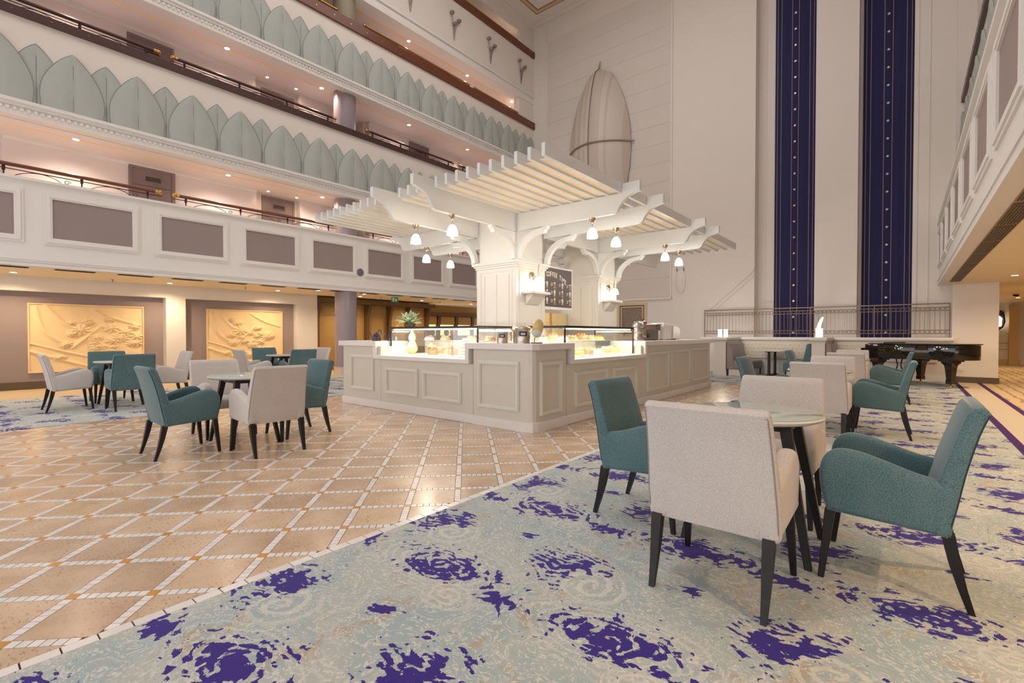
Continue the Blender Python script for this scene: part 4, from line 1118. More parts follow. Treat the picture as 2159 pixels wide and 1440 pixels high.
# pear-shaped bottle
t = thing('decanter', 'golden gourd shaped decanter at the left of the left display case', 'decanter', (-6.36, 5.10, zd))
MB().lathe([(0, 0), (0.05, 0), (0.085, 0.05), (0.09, 0.11), (0.055, 0.19), (0.04, 0.21), (0.06, 0.26), (0.05, 0.31), (0.022, 0.36), (0.018, 0.40)], 24, (-6.36, 5.10, zd)).build('body', mat('amber_ceramic', (236, 204, 140), 0.25, var=0.15), t, smooth=True)
MB().tube([(-6.36, 5.10, zd + 0.39), (-6.35, 5.10, zd + 0.42), (-6.34, 5.10, zd + 0.44)], [0.018, 0.012, 0.006], 8).build('stopper', CAKE[3], t, smooth=True)
# trays with cakes
t = thing('serving_board', 'long wooden board under the jars in the left display case', 'board', (-5.6, 5.44, zd))
MB().box(-6.2, -5.0, 5.34, 5.54, zd, zd + 0.018).build('board', CAKE[3], t, bevel=0.004)
MB().box(-4.98, -4.9, 5.42, 5.46, zd, zd + 0.018).build('board_handle', CAKE[3], t, bevel=0.004)
cl = ['chocolate', 'cream', 'berry', 'caramel']
i = 0
for x in (-6.05, -5.8, -5.55, -5.3):
    cake(x, 5.44, zd + 0.018, 0.065, 0.06, i % 4, '%s cake, %s along the wooden board from the left' % (cl[i % 4], ORD[i]), False); i += 1
for k, y in enumerate((5.72, 5.98, 6.25, 6.53, 6.82, 7.10, 7.38)):
    cake(-3.84, y, zd, 0.085, 0.07 + 0.02 * (k % 2), (k * 3 + 1) % 4, '%s cake, %s on the lower deck of the right display case' % (cl[(k * 3 + 1) % 4], ORD[k]))
for k, y in enumerate((5.72, 6.0, 6.28, 6.56, 6.84, 7.12, 7.4)):
    cake(-4.16, y, 1.094, 0.10, 0.06 + 0.03 * (k % 3 == 1), (k * 2 + 1 + k // 3) % 4, '%s cake, %s on the glass shelf of the right display case' % (cl[(k * 2 + 1 + k // 3) % 4], ORD[k]))
for k, x in enumerate((-6.3, -5.9, -5.3, -4.9)):
    cake(x, 5.42, 1.094, 0.08, 0.05, (k + 1) % 4, '%s cake, %s on the glass shelf of the left display case' % (cl[(k + 1) % 4], ORD[k]))

# ------------------------------------------------------------------ kiosk pillars
A_, S_X, B1_, S_Y, B2_ = -5.41, 0.97, 6.68, 0.88, 9.64
KP = mat('kiosk_white_paint', (226, 224, 220), 0.5, var=0.02)
def pillar(yb, label):
    x0, x1, y0, y1 = A_ - S_X, A_, yb, yb + S_Y
    t = thing('kiosk_pillar', label, 'pillar', ((x0 + x1) / 2, (y0 + y1) / 2, 0.001), 0, 'square pillars carrying the pergola')
    MB().box(x0, x1, y0, y1, 0.001, 2.45).build('shaft', KP, t)
    MB().box(x0 + 0.03, x1 - 0.03, y0 + 0.03, y1 - 0.03, 2.54, 3.33).build('upper_shaft', KP, t)
    cap = MB()
    for d, z0, z1 in ((0.02, 2.42, 2.46), (0.045, 2.46, 2.49), (0.07, 2.49, 2.54)): cap.box(x0 - d, x1 + d, y0 - d, y1 + d, z0, z1)
    cap.build('cornice', KP, t)
    # panel strips on the two visible faces: stile lines
    for u in (x0 + 0.20, x0 + 0.50, x1 - 0.17):
        MB().box(u - 0.012, u + 0.012, y0 - 0.012, y0, 0.1, 2.30).build('stile', KP, t)
    MB().ring(rect(x0 + 0.09, x1 - 0.09, 0.1, 2.38), rect(x0 + 0.12, x1 - 0.12, 0.13, 2.35), 'y', y0 - 0.012, y0).build('face_moulding', KP, t)
    MB().ring(rect(y0 + 0.09, y1 - 0.09, 0.1, 2.38), rect(y0 + 0.12, y1 - 0.12, 0.13, 2.35), 'x', x1, x1 + 0.012).build('face_moulding', KP, t)
    return t
pillar(B1_, 'white square pillar at the near end of the kiosk')
pillar(B2_, 'white square pillar at the far end of the kiosk')

# ------------------------------------------------------------------ pergola
SLATM = mat('pergola_white_paint', (228, 230, 230), 0.5, var=0.02)
SOFF = mat('pergola_cream_board', (244, 232, 210), 0.6, var=0.03, scale=3)
X0, X1, Y0, Y1 = -8.66, -3.36, 4.66, 12.9
pg = thing('pergola', 'white slatted pergola roof over the coffee kiosk', 'pergola', (-5.9, 8.4, 3.03))
og = wloc(pg)
ns = 26
pitch = (X1 - X0) / (ns - 1)
sm = MB().box(-0.025, 0.025, 0, Y1 - Y0, 0, 0.15).mesh('slat', SLATM)
beamx = (A_ - 0.0, A_ - S_X)
for k in range(ns):
    x = X0 + pitch * k
    if any(abs(x - b_) < 0.09 for b_ in beamx): continue
    link('slat', sm, pg, Vector((x, Y0, 3.332)) - og)
# cream boards above the slats, in three bays across the beams
bays = ((Y0 + 0.17, B1_ - 0.02), (B1_ + S_Y + 0.02, B2_ - 0.02), (B2_ + S_Y + 0.02, Y1 - 0.17))
for k in range(ns - 1):
    xa = X0 + pitch * k
    for ya, yb in bays:
        MB().box(xa + 0.026, xa + pitch - 0.026, ya, yb, 3.36, 3.372).build('roof_board', SOFF, pg)
def scroll(L0, zb=3.04, zt=3.335, nib=3.47, d=1):
    """beam side profile from u=0 (pillar) to u=L0 (tip): flat soffit, quarter scroll, raised nib"""
    cu = arc([(L0 - 0.42, zb), (L0 - 0.36, zb + 0.035), (L0 - 0.31, zb + 0.12), (L0 - 0.22, zb + 0.21), (L0 - 0.12, zb + 0.255), (L0 - 0.0, zb + 0.285)], 4)
    return cu
TH = 0.07
def beam_y(xc, ya, yb, tall):
    """beam along y; ya is the free tip, yb the pillar end"""
    s = 1 if yb > ya else -1
    L0 = abs(yb - ya)
    pr_ = [(0, 3.04)] + scroll(L0) + [(L0, 3.47)] + ([(0, 3.47)] if tall else [(L0 - 0.32, 3.47), (L0 - 0.32, 3.331), (0, 3.331)])
    pts_ = [(yb - s * u, z) for u, z in pr_]
    return MB().prism(pts_, 'x', xc - TH / 2, xc + TH / 2)
def beam_x(yc, xa, xb_):
    s = 1 if xa > xb_ else -1
    L0 = abs(xa - xb_)
    pr_ = [(0, 3.04)] + scroll(L0) + [(L0, 3.47), (L0 - 0.27, 3.47), (L0 - 0.29, 3.331), (0, 3.331)]
    pts_ = [(xb_ + s * u, z) for u, z in pr_]
    return MB().prism(pts_, 'y', yc - TH / 2, yc + TH / 2)
for xc in beamx:
    beam_y(xc, 4.34, B1_, True).build('beam', SLATM, pg)
    beam_y(xc, 13.2, B2_ + S_Y, True).build('beam', SLATM, pg)
    MB().box(xc - TH / 2, xc + TH / 2, B1_ + S_Y, B2_, 3.04, 3.47).build('beam', SLATM, pg)
for yc in (B1_, B1_ + S_Y, B2_, B2_ + S_Y):
    beam_x(yc, -3.05, A_).build('beam', SLATM, pg); beam_x(yc, -8.98, A_ - S_X).build('beam', SLATM, pg)
# curved brackets
def bracket(axis, fixed, root, d):
    """quarter-round brace in the plane axis=fixed, springing at root, running in direction d"""
    n = 8; outer = []; inner = []
    for k in range(n + 1):
        a = PI / 2 * k / n
        outer.append((0.57 - 0.57 * math.cos(a), 2.545 + 0.47 * math.sin(a)))
        inner.append((0.57 - 0.47 * math.cos(a) , 2.545 + 0.385 * math.sin(a)))
    # outer is nearer the pillar/beam, inner faces the opening
    poly = outer + [(0.66, 3.04), (0.70, 3.04), (0.70, 3.0), (0.655, 2.975), (0.63, 2.93)] + inner[::-1]
    poly = [(root + d * u, z) for u, z in poly]
    return MB().prism(poly, axis, fixed - 0.045, fixed + 0.045)
for xc in beamx:
    bracket('x', xc, B1_ - 0.0, -1).build('bracket', SLATM, pg); bracket('x', xc, B2_ + S_Y, 1).build('bracket', SLATM, pg)
    bracket('x', xc, B1_ + S_Y, 1).build('bracket', SLATM, pg); bracket('x', xc, B2_, -1).build('bracket', SLATM, pg)
for yc in (B1_, B1_ + S_Y, B2_, B2_ + S_Y):
    bracket('y', yc, A_, 1).build('bracket', SLATM, pg); bracket('y', yc, A_ - S_X, -1).build('bracket', SLATM, pg)

# ------------------------------------------------------------------ pendant lamps under the beams
def pendant(x, y, label, e=22):
    z = 3.04
    t = thing('pendant_lamp', label, 'lamp', (x, y, z), 0, 'opal pendant lamps under the pergola')
    MB().lathe([(0, 0), (0.055, 0), (0.05, -0.03), (0.022, -0.075), (0.012, -0.085), (0, -0.085)], 18, (x, y, z)).build('canopy', NICKEL, t, smooth=True)
    MB().lathe([(0.006, -0.085), (0.006, -0.16)], 8, (x, y, z)).build('rod', NICKEL, t, smooth=True)
    MB().lathe([(0.02, -0.155), (0.045, -0.17), (0.072, -0.22), (0.086, -0.29), (0.084, -0.315)], 22, (x, y, z), cap=False).build('shade', SHADEON, t, smooth=True)
    MB().sphere((x, y, z - 0.24), 0.035, 10, 8).build('bulb', LAMPON, t, smooth=True)
    point('pendant_light', (x, y, z - 0.345), e, WARM2, 0.04, t)
pendant(A_, 5.12, 'pendant lamp on the near beam left of the first pillar')
pendant(A_ - S_X, 5.2, 'leftmost of the upper pendant lamps over the kiosk')
pendant(-3.86, B1_, 'pendant lamp right of the first pillar, nearest of the right row')
pendant(-3.90, B1_ + S_Y, 'pendant lamp right of the first pillar on the second beam')
pendant(-3.86, B2_, 'pendant lamp on the near beam right of the far pillar')
pendant(-3.90, B2_ + S_Y, 'rightmost pendant lamp of the kiosk')
pendant(-7.85, B1_, 'low hanging pendant lamp farthest left behind the kiosk')
pendant(-8.05, B1_ + S_Y, 'pendant lamp left of the first pillar against the mauve panel')

# ------------------------------------------------------------------ sconces and shelves on the pillars
def sconce(yc, label, slabel):
    x = A_ + 0.001; z = 2.28
    t = thing('wall_sconce', label, 'lamp', (x, yc, z), 0, 'twin sconces on the kiosk pillars')
    MB().lathe([(0, 0), (0.085, 0), (0.08, 0.02), (0.05, 0.035), (0, 0.04)], 22).xf(Matrix.Translation((x, yc, z)) @ Matrix.Rotation(PI / 2, 4, 'Y')).build('back_plate', NICKEL, t, smooth=True)
    MB().tube([(x + 0.03, yc, z), (x + 0.09, yc, z - 0.02), (x + 0.16, yc, z - 0.01)], 0.012, 8).build('arm', NICKEL, t, smooth=True)
    MB().lathe([(0.012, 0.0), (0.03, 0.0), (0.026, 0.10), (0.012, 0.20), (0.008, 0.24)], 14, (x + 0.17, yc, z - 0.02)).build('finial', NICKEL, t, smooth=True)
    MB().lathe([(0.03, 0.0), (0.06, -0.015), (0.085, -0.07), (0.095, -0.13)], 20, (x + 0.17, yc, z - 0.02), cap=False).build('shade', SHADEON, t, smooth=True)
    MB().sphere((x + 0.17, yc, z - 0.09), 0.035, 10, 8).build('bulb', LAMPON, t, smooth=True)
    point('sconce_light', (x + 0.17, yc, z - 0.18), 10, WARM2, 0.05, t)
    s = thing('corbel_shelf', slabel, 'shelf', (x, yc, 1.9), 0, 'corbel shelves under the sconces')
    MB().box(x, x + 0.24, yc - 0.27, yc + 0.27, 1.94, 1.985).build('board', KP, s, bevel=0.006)
    MB().prism([(x, 1.74), (x + 0.03, 1.76), (x + 0.14, 1.88), (x + 0.20, 1.94), (x, 1.94)], 'y', yc - 0.2, yc + 0.2).build('corbel', KP, s)
sconce(7.14, 'lit sconce on the near kiosk pillar beside the menu board', 'white corbel shelf under the sconce of the near pillar')
sconce(10.10, 'lit sconce on the far kiosk pillar', 'white corbel shelf under the sconce of the far pillar')

# ------------------------------------------------------------------ menu board
mx_ = -5.52
m_ = thing('menu_board', 'black COFFEE TIME menu board hanging between the pillars', 'sign', (mx_, 8.14, 1.72))
MB().box(mx_ - 0.03, mx_, 7.60, 8.73, 1.70, 2.57).build('board', KP, m_, bevel=0.004)
MB().box(mx_, mx_ + 0.006, 7.60, 8.68, 1.76, 2.535).build('panel', mat('chalkboard_print', (78, 66, 66), 0.5, var=0.15, scale=2), m_)
CHW = mat('menu_white_print', (232, 226, 220), 0.6)
word = 'COFFEE TIME'
for i, ch_ in enumerate(word):
    if ch_ == ' ': continue
    cu = bpy.data.curves.new('letter', 'FONT'); cu.body = ch_; cu.size = 0.135; cu.extrude = 0.002; cu.align_x = 'CENTER'; cu.offset = 0.003
    tmp = bpy.data.objects.new('letter_curve', cu); col.objects.link(tmp)
    bpy.context.view_layer.update()
    me = bpy.data.meshes.new_from_object(tmp.evaluated_get(bpy.context.evaluated_depsgraph_get()))
    bpy.data.objects.remove(tmp); bpy.data.curves.remove(cu)
    me.materials.clear(); me.materials.append(CHW)
    f_ = (i - 3.2) / 5.0
    M_ = Matrix.Translation(Vector((mx_ + 0.009, 7.785 + 0.064 * i, 2.375 - 0.055 * f_ * f_ - 0.004 * i)) - wloc(m_)) @ Matrix.Rotation(PI / 2, 4, 'Z') @ Matrix.Rotation(PI / 2, 4, 'X') @ Matrix.Rotation(R(-9 * f_), 4, 'Z') @ Matrix.Diagonal((0.72, 1, 1, 1))
    me.transform(M_)
    o = bpy.data.objects.new('letter', me); col.objects.link(o); o.parent = m_
CUPG = mat('menu_cup_grey', (206, 200, 198), 0.6); CUPB = mat('menu_cup_brown', (190, 128, 78), 0.6)
for r_ in range(3):
    for c in range(4):
        yc = 7.64 + 0.285 * c; zc = 2.20 - 0.165 * r_
        if c == 0: yc = 7.66
        MB().prism([(yc + 0.10, zc - 0.04), (yc + 0.14, zc - 0.04), (yc + 0.155, zc + 0.03), (yc + 0.085, zc + 0.03)], 'x', mx_ + 0.006, mx_ + 0.009).build('cup_print', CUPB if (r_ + c) % 2 else CUPG, m_)
        MB().prism([(yc + 0.085, zc + 0.03), (yc + 0.155, zc + 0.03), (yc + 0.135, zc + 0.055), (yc + 0.12, zc + (0.075 if r_ else 0.05)), (yc + 0.105, zc + 0.055)], 'x', mx_ + 0.006, mx_ + 0.009).build('foam_print', CHW, m_)
        cp_ = MB().box(mx_ + 0.006, mx_ + 0.0085, yc + 0.09, yc + 0.15, zc - 0.062, zc - 0.052)
        for q in range(3): cp_.box(mx_ + 0.006, mx_ + 0.0085, yc - 0.01, yc + 0.06 - 0.01 * q, zc + 0.025 - 0.025 * q, zc + 0.033 - 0.025 * q)
        tag(cp_.build('caption_lines', CHW, m_), kind='stuff')
for y in (7.75, 8.55): MB().lathe([(0.003, 0), (0.003, 0.48)], 6, (mx_ - 0.015, y, 2.565)).build('hanging_wire', STEEL, m_)
# back bar partition between the pillars
GOLDP = mat('gold_edge', (206, 160, 70), 0.35, 0.4)
bp_ = thing('back_bar', 'cream back bar panel with a gold edge under the menu board', 'cabinet', (-6.0, 8.6, 0.001))
MB().box(-6.30, -6.24, B1_ + S_Y + 0.02, B2_ - 0.03, 0.001, 1.68).build('panel', mat('warm_cream_laminate', (240, 222, 176), 0.5), bp_)
MB().box(-6.24, -6.22, 8.92, 8.97, 0.1, 1.68).build('gold_strip', GOLDP, bp_)
MB().box(-6.24, -5.75, B1_ + S_Y + 0.02, B2_ - 0.03, 0.001, 0.95).build('base_cabinet', KP, bp_)
point('back_bar_light', (-5.9, 8.3, 1.62), 5, WARM, 0.05, bp_)
v_ = thing('twig_vase', 'slim vase of dry twigs on the back bar', 'vase', (-5.95, 8.45, 0.952))
MB().lathe([(0, 0), (0.05, 0), (0.06, 0.10), (0.03, 0.22), (0.035, 0.25)], 16, (-5.95, 8.45, 0.952)).build('vase', KP, v_, smooth=True)
TW = mat('dry_twig', (150, 120, 96), 0.8); tw = MB()
for k in range(9):
    a = k * 2.4; r_ = 0.10 + 0.03 * (k % 4)
    tw.tube([(-5.95, 8.45, 1.18), (-5.95 + r_ * 0.4 * math.cos(a), 8.45 + r_ * 0.4 * math.sin(a), 1.32), (-5.95 + r_ * 1.5 * math.cos(a), 8.45 + r_ * 1.5 * math.sin(a), 1.46 + 0.02 * (k % 3))], [0.004, 0.003, 0.002], 5)
tag(tw.build('twigs', TW, v_), kind='stuff')
# ------------------------------------------------------------------ things on the kiosk worktop
CAN = mat('ribbed_steel', (196, 186, 172), 0.28, 1.0, var=0.06, scale=20)
LABD = mat('dark_label', (52, 44, 52), 0.5); LABT = mat('label_print', (190, 200, 214), 0.5)
def canister(x, y, r, h_, label, wide):
    z = 1.0855
    t = thing('canister', label, 'canister', (x, y, z), 0, 'steel canisters on the kiosk corner')
    MB().lathe([(0, 0), (r, 0), (r, 0.012), (r * 0.98, 0.016), (r * 0.98, h_ * 0.92), (r * 1.02, h_ * 0.94), (r * 1.02, h_), (0, h_)], 28, (x, y, z)).build('body', CAN, t, smooth=True)
    if wide:
        MB().lathe([(r * 1.03, h_), (r * 1.03, h_ + 0.008), (r * 0.8, h_ + 0.03), (r * 0.25, h_ + 0.04), (0, h_ + 0.042)], 28, (x, y, z), cap=False).build('lid', CAN, t, smooth=True)
        MB().tube([(x - 0.02, y, z + h_ + 0.035), (x - 0.02, y, z + h_ + 0.06), (x + 0.02, y, z + h_ + 0.06), (x + 0.02, y, z + h_ + 0.035)], 0.004, 6).build('lid_loop', CAN, t)
        for s in (-1, 1):
            MB().tube([(x + s * r, y, z + h_ * 0.9), (x + s * (r + 0.03), y, z + h_ * 0.88), (x + s * (r + 0.03), y, z + h_ * 0.72), (x + s * r, y, z + h_ * 0.7)], 0.004, 6).build('side_handle', CAN, t, smooth=True)
    # label plate facing the camera
    a0 = math.atan2(-y, -x)
    lb = MB(); n = 6; w = 0.5
    pr_ = [(x + (r + 0.002) * math.cos(a0 - w + 2 * w * i / n), y + (r + 0.002) * math.sin(a0 - w + 2 * w * i / n)) for i in range(n + 1)]
    q_ = [(x + (r - 0.004) * math.cos(a0 - w + 2 * w * i / n), y + (r - 0.004) * math.sin(a0 - w + 2 * w * i / n)) for i in range(n + 1)]
    ol = lb.prism(pr_ + q_[::-1], 'z', z + h_ * 0.5, z + h_ * 0.8).build('label_plate', LABD, t)
    w = 0.28
    pr_ = [(x + (r + 0.0035) * math.cos(a0 - w + 2 * w * i / n), y + (r + 0.0035) * math.sin(a0 - w + 2 * w * i / n)) for i in range(n + 1)]
    q_ = [(x + (r + 0.001) * math.cos(a0 - w + 2 * w * i / n), y + (r + 0.001) * math.sin(a0 - w + 2 * w * i / n)) for i in range(n + 1)]
    MB().prism(pr_ + q_[::-1], 'z', z + h_ * 0.58, z + h_ * 0.72).build('print_line', LABT, ol)
canister(-4.14, 4.82, 0.073, 0.145, 'small lidless steel canister on the kiosk corner', False)
canister(-4.02, 5.02, 0.095, 0.165, 'lidded steel canister behind the others on the kiosk corner', True)
canister(-3.82, 4.86, 0.102, 0.185, 'largest lidded steel canister on the kiosk corner', True)
# oval shell ornament on a stand
x, y, z = -3.62, 4.88, 1.0855
t = thing('shell_ornament', 'upright oval gold and pale green shell on a wire stand', 'ornament', (x, y, z))
MB().box(x - 0.07, x + 0.07, y - 0.035, y + 0.035, z, z + 0.012).build('base', BLACK, t, bevel=0.003)
MB().tube([(x - 0.03, y, z + 0.012), (x - 0.035, y, z + 0.05), (x - 0.01, y, z + 0.10)], 0.004, 6).build('stem', BLACK, t)
vm = Matrix.Translation((x + 0.02, y, z + 0.19)) @ Matrix.Rotation(R(14), 4, 'Y') @ Matrix.Rotation(R(40), 4, 'Z')
MB().sphere((0, 0, 0), 0.12, 24, 16, (0.58, 0.38, 1.0)).xf(vm).build('shell', mat('gold_shell', (214, 186, 120), 0.35, var=0.25, scale=16), t, smooth=True)
MB().sphere((0, 0, -0.036), 0.088, 24, 12, (0.74, 0.53, 0.95)).xf(vm).build('shell_foot', mat('pale_green_glaze', (206, 212, 196), 0.35), t, smooth=True)

# kettles at the left end
KET = mat('dark_enamel', (58, 52, 66), 0.25, var=0.1)
def kettle(x, y, s, label):
    z = 1.0905
    t = thing('kettle', label, 'kettle', (x, y, z), 0, 'gooseneck kettles on the kiosk')
    MB().lathe([(0, 0), (0.075 * s, 0), (0.08 * s, 0.01), (0.055 * s, 0.11 * s), (0.04 * s, 0.125 * s), (0, 0.13 * s)], 24, (x, y, z)).build('body', KET, t, smooth=True)
    MB().lathe([(0, 0.13 * s), (0.012, 0.13 * s), (0.016, 0.145 * s), (0, 0.152 * s)], 12, (x, y, z)).build('lid_knob', KET, t, smooth=True)
    MB().tube(arc([(x - 0.07 * s, y, z + 0.03), (x - 0.12 * s, y, z + 0.04 * s), (x - 0.15 * s, y, z + 0.09 * s), (x - 0.20 * s, y, z + 0.15 * s)], 4), 0.008, 8).build('spout', KET, t, smooth=True)
    MB().tube(arc([(x + 0.045 * s, y, z + 0.11 * s), (x + 0.06 * s, y, z + 0.175 * s), (x + 0.12 * s, y, z + 0.175 * s), (x + 0.135 * s, y, z + 0.10 * s)], 4), 0.008, 8).build('handle', KET, t, smooth=True)
kettle(-6.93, 4.80, 1.0, 'dark gooseneck kettle at the left end of the kiosk')
kettle(-6.83, 5.02, 0.9, 'second smaller dark kettle behind the gooseneck kettle')
t = thing('dried_flowers', 'dried poppy heads standing beside the kettles', 'flowers', (-6.86, 5.14, 1.0905))
MB().lathe([(0, 0), (0.04, 0), (0.045, 0.06), (0.03, 0.09), (0.025, 0.09)], 14, (-6.86, 5.14, 1.0905)).build('pot', CAN, t, smooth=True)
DRY = mat('dried_stem', (210, 170, 120), 0.8, var=0.1)
for k, (dx, dy, h_) in enumerate(((-0.12, 0, 0.20), (0.0, 0.02, 0.24), (0.06, 0, 0.26), (0.10, 0.02, 0.33))):
    s_ = MB().tube([(-6.90, 5.16, 1.15), (-6.90 + dx * 0.6, 5.16 + dy, 1.09 + h_ * 0.6), (-6.90 + dx, 5.16 + dy, 1.09 + h_)], 0.003, 5)
    o = s_.build('stem', DRY, t)
    MB().sphere((-6.90 + dx, 5.16 + dy, 1.09 + h_), 0.018 if k < 3 else 0.012, 8, 6, (1, 1, 1.2 if k < 3 else 3)).build('seed_head', DRY, o, smooth=True)

# leafy plant standing on the left display case
LEAFG = mat('variegated_leaf', (170, 190, 160), 0.5, var=0.35, scale=30)
cx, cy, cz = -6.42, 5.10, 1.3225
t = thing('potted_plant', 'variegated leafy plant on top of the left display case', 'plant', (cx, cy, cz))
MB().lathe([(0, 0), (0.08, 0), (0.10, 0.05), (0.095, 0.055), (0, 0.05)], 18, (cx, cy, cz)).build('bowl', DARKM, t, smooth=True)
rr = random.Random(3)
for k in range(50):
    a = rr.uniform(0, 2 * PI); el = rr.uniform(0.15, 1.45); ln_ = rr.uniform(0.17, 0.27)
    d = Vector((math.cos(a) * math.cos(el), math.sin(a) * math.cos(el), math.sin(el)))
    s_ = d.cross(Vector((0, 0, 1))); s_ = s_.normalized() if s_.length > 1e-3 else Vector((1, 0, 0))
    n_ = s_.cross(d).normalized()
    b0 = Vector((cx, cy, cz + 0.05)) + d * 0.03
    vs = []; fs = []
    prof = [(0.0, 0.008), (0.3, 0.028), (0.55, 0.034), (0.8, 0.022), (1.0, 0.002)]
    for f_, w in prof:
        c_ = b0 + d * (ln_ * f_) - Vector((0, 0, 1)) * (0.05 * f_ * f_)
        vs += [c_ - s_ * w + n_ * 0.006, c_ - n_ * 0.004, c_ + s_ * w + n_ * 0.006]
    for j in range(4):
        fs += [(j * 3, j * 3 + 1, j * 3 + 4, j * 3 + 3), (j * 3 + 1, j * 3 + 2, j * 3 + 5, j * 3 + 4)]
    MB().add(vs, fs).build('leaf', LEAFG, t, smooth=True)

# coffee machines on the right worktop
zc = 1.0855
t = thing('siphon_brewer', 'polished dome topped coffee siphon on the right worktop', 'coffee maker', (-3.82, 8.25, zc))
MB().lathe([(0, 0), (0.115, 0), (0.12, 0.02), (0.10, 0.04), (0.10, 0.15), (0.108, 0.16), (0.108, 0.18), (0.085, 0.20), (0.08, 0.24), (0.095, 0.255), (0.09, 0.30), (0.05, 0.345), (0.0, 0.36)], 28, (-3.82, 8.25, zc)).build('body', STEEL, t, smooth=True)
MB().tube([(-3.71, 8.25, zc + 0.08), (-3.66, 8.25, zc + 0.08), (-3.65, 8.25, zc + 0.05)], 0.01, 8).build('tap', BRASS, t, smooth=True)
t = thing('teapot_urn', 'small steel urn on top of the dark machine', 'coffee maker', (-3.88, 8.62, zc + 0.215))
MB().lathe([(0, 0), (0.05, 0), (0.06, 0.03), (0.07, 0.13), (0.055, 0.15), (0.0, 0.165)], 20, (-3.88, 8.62, zc + 0.215)).build('body', STEEL, t, smooth=True)
MB().lathe([(0, 0.165), (0.012, 0.165), (0.014, 0.185), (0, 0.19)], 10, (-3.88, 8.62, zc + 0.215)).build('knob', BLACK, t, smooth=True)
MB().tube([(-3.83, 8.58, zc + 0.33), (-3.78, 8.54, zc + 0.335), (-3.76, 8.53, zc + 0.32)], 0.01, 8).build('spout', BLACK, t, smooth=True)
MACH = mat('taupe_machine_metal', (110, 98, 96), 0.45, 0.3)
t = thing('coffee_grinder', 'dark taupe box shaped coffee machine on the right worktop', 'coffee maker', (-3.88, 8.85, zc))
MB().box(-4.05, -3.76, 8.52, 9.08, zc + 0.01, zc + 0.214).build('body', MACH, t, bevel=0.01)
MB().box(-3.76, -3.74, 8.56, 8.66, zc + 0.05, zc + 0.13).build('outlet', BLACK, t, bevel=0.004)
for y in (8.56, 9.04): MB().box(-4.0, -3.8, y - 0.02, y + 0.02, zc, zc + 0.01).build('foot', BLACK, t)
t = thing('bean_hopper', 'grinder with a clear bean hopper beside the white machine', 'grinder', (-3.92, 9.22, zc))
MB().box(-4.03, -3.83, 9.12, 9.33, zc, zc + 0.2).build('body', STEEL, t, bevel=0.01)
MB().box(-4.04, -3.82, 9.11, 9.34, zc + 0.2, zc + 0.305).build('hopper', mat('coffee_beans', (92, 60, 50), 0.4, var=0.5, scale=80), t, bevel=0.01)
MB().box(-4.06, -3.80, 9.09, 9.36, zc + 0.305, zc + 0.325).build('hopper_lid', STEEL, t, bevel=0.005)
t = thing('espresso_machine', 'white and chrome espresso machine with a curved side', 'coffee maker', (-3.9, 9.85, zc))
MB().prism([(9.45, zc + 0.012), (10.30, zc + 0.012), (10.30, zc + 0.20), (10.26, zc + 0.27), (10.16, zc + 0.31), (9.45, zc + 0.33)], 'x', -4.12, -3.80).build('body', KWHITE, t, bevel=0.012, smooth=True)
MB().prism([(9.86, zc + 0.02), (10.28, zc + 0.02), (10.28, zc + 0.19), (10.24, zc + 0.255), (10.14, zc + 0.29), (9.90, zc + 0.30)], 'x', -3.80, -3.775).build('chrome_panel', STEEL, t, bevel=0.008)
MB().box(-4.1, -3.82, 9.5, 9.82, zc + 0.333, zc + 0.35).build('cup_tray', STEEL, t)
for y in (9.5, 10.22): MB().box(-4.05, -3.85, y - 0.02, y + 0.02, zc, zc + 0.012).build('foot', BLACK, t)

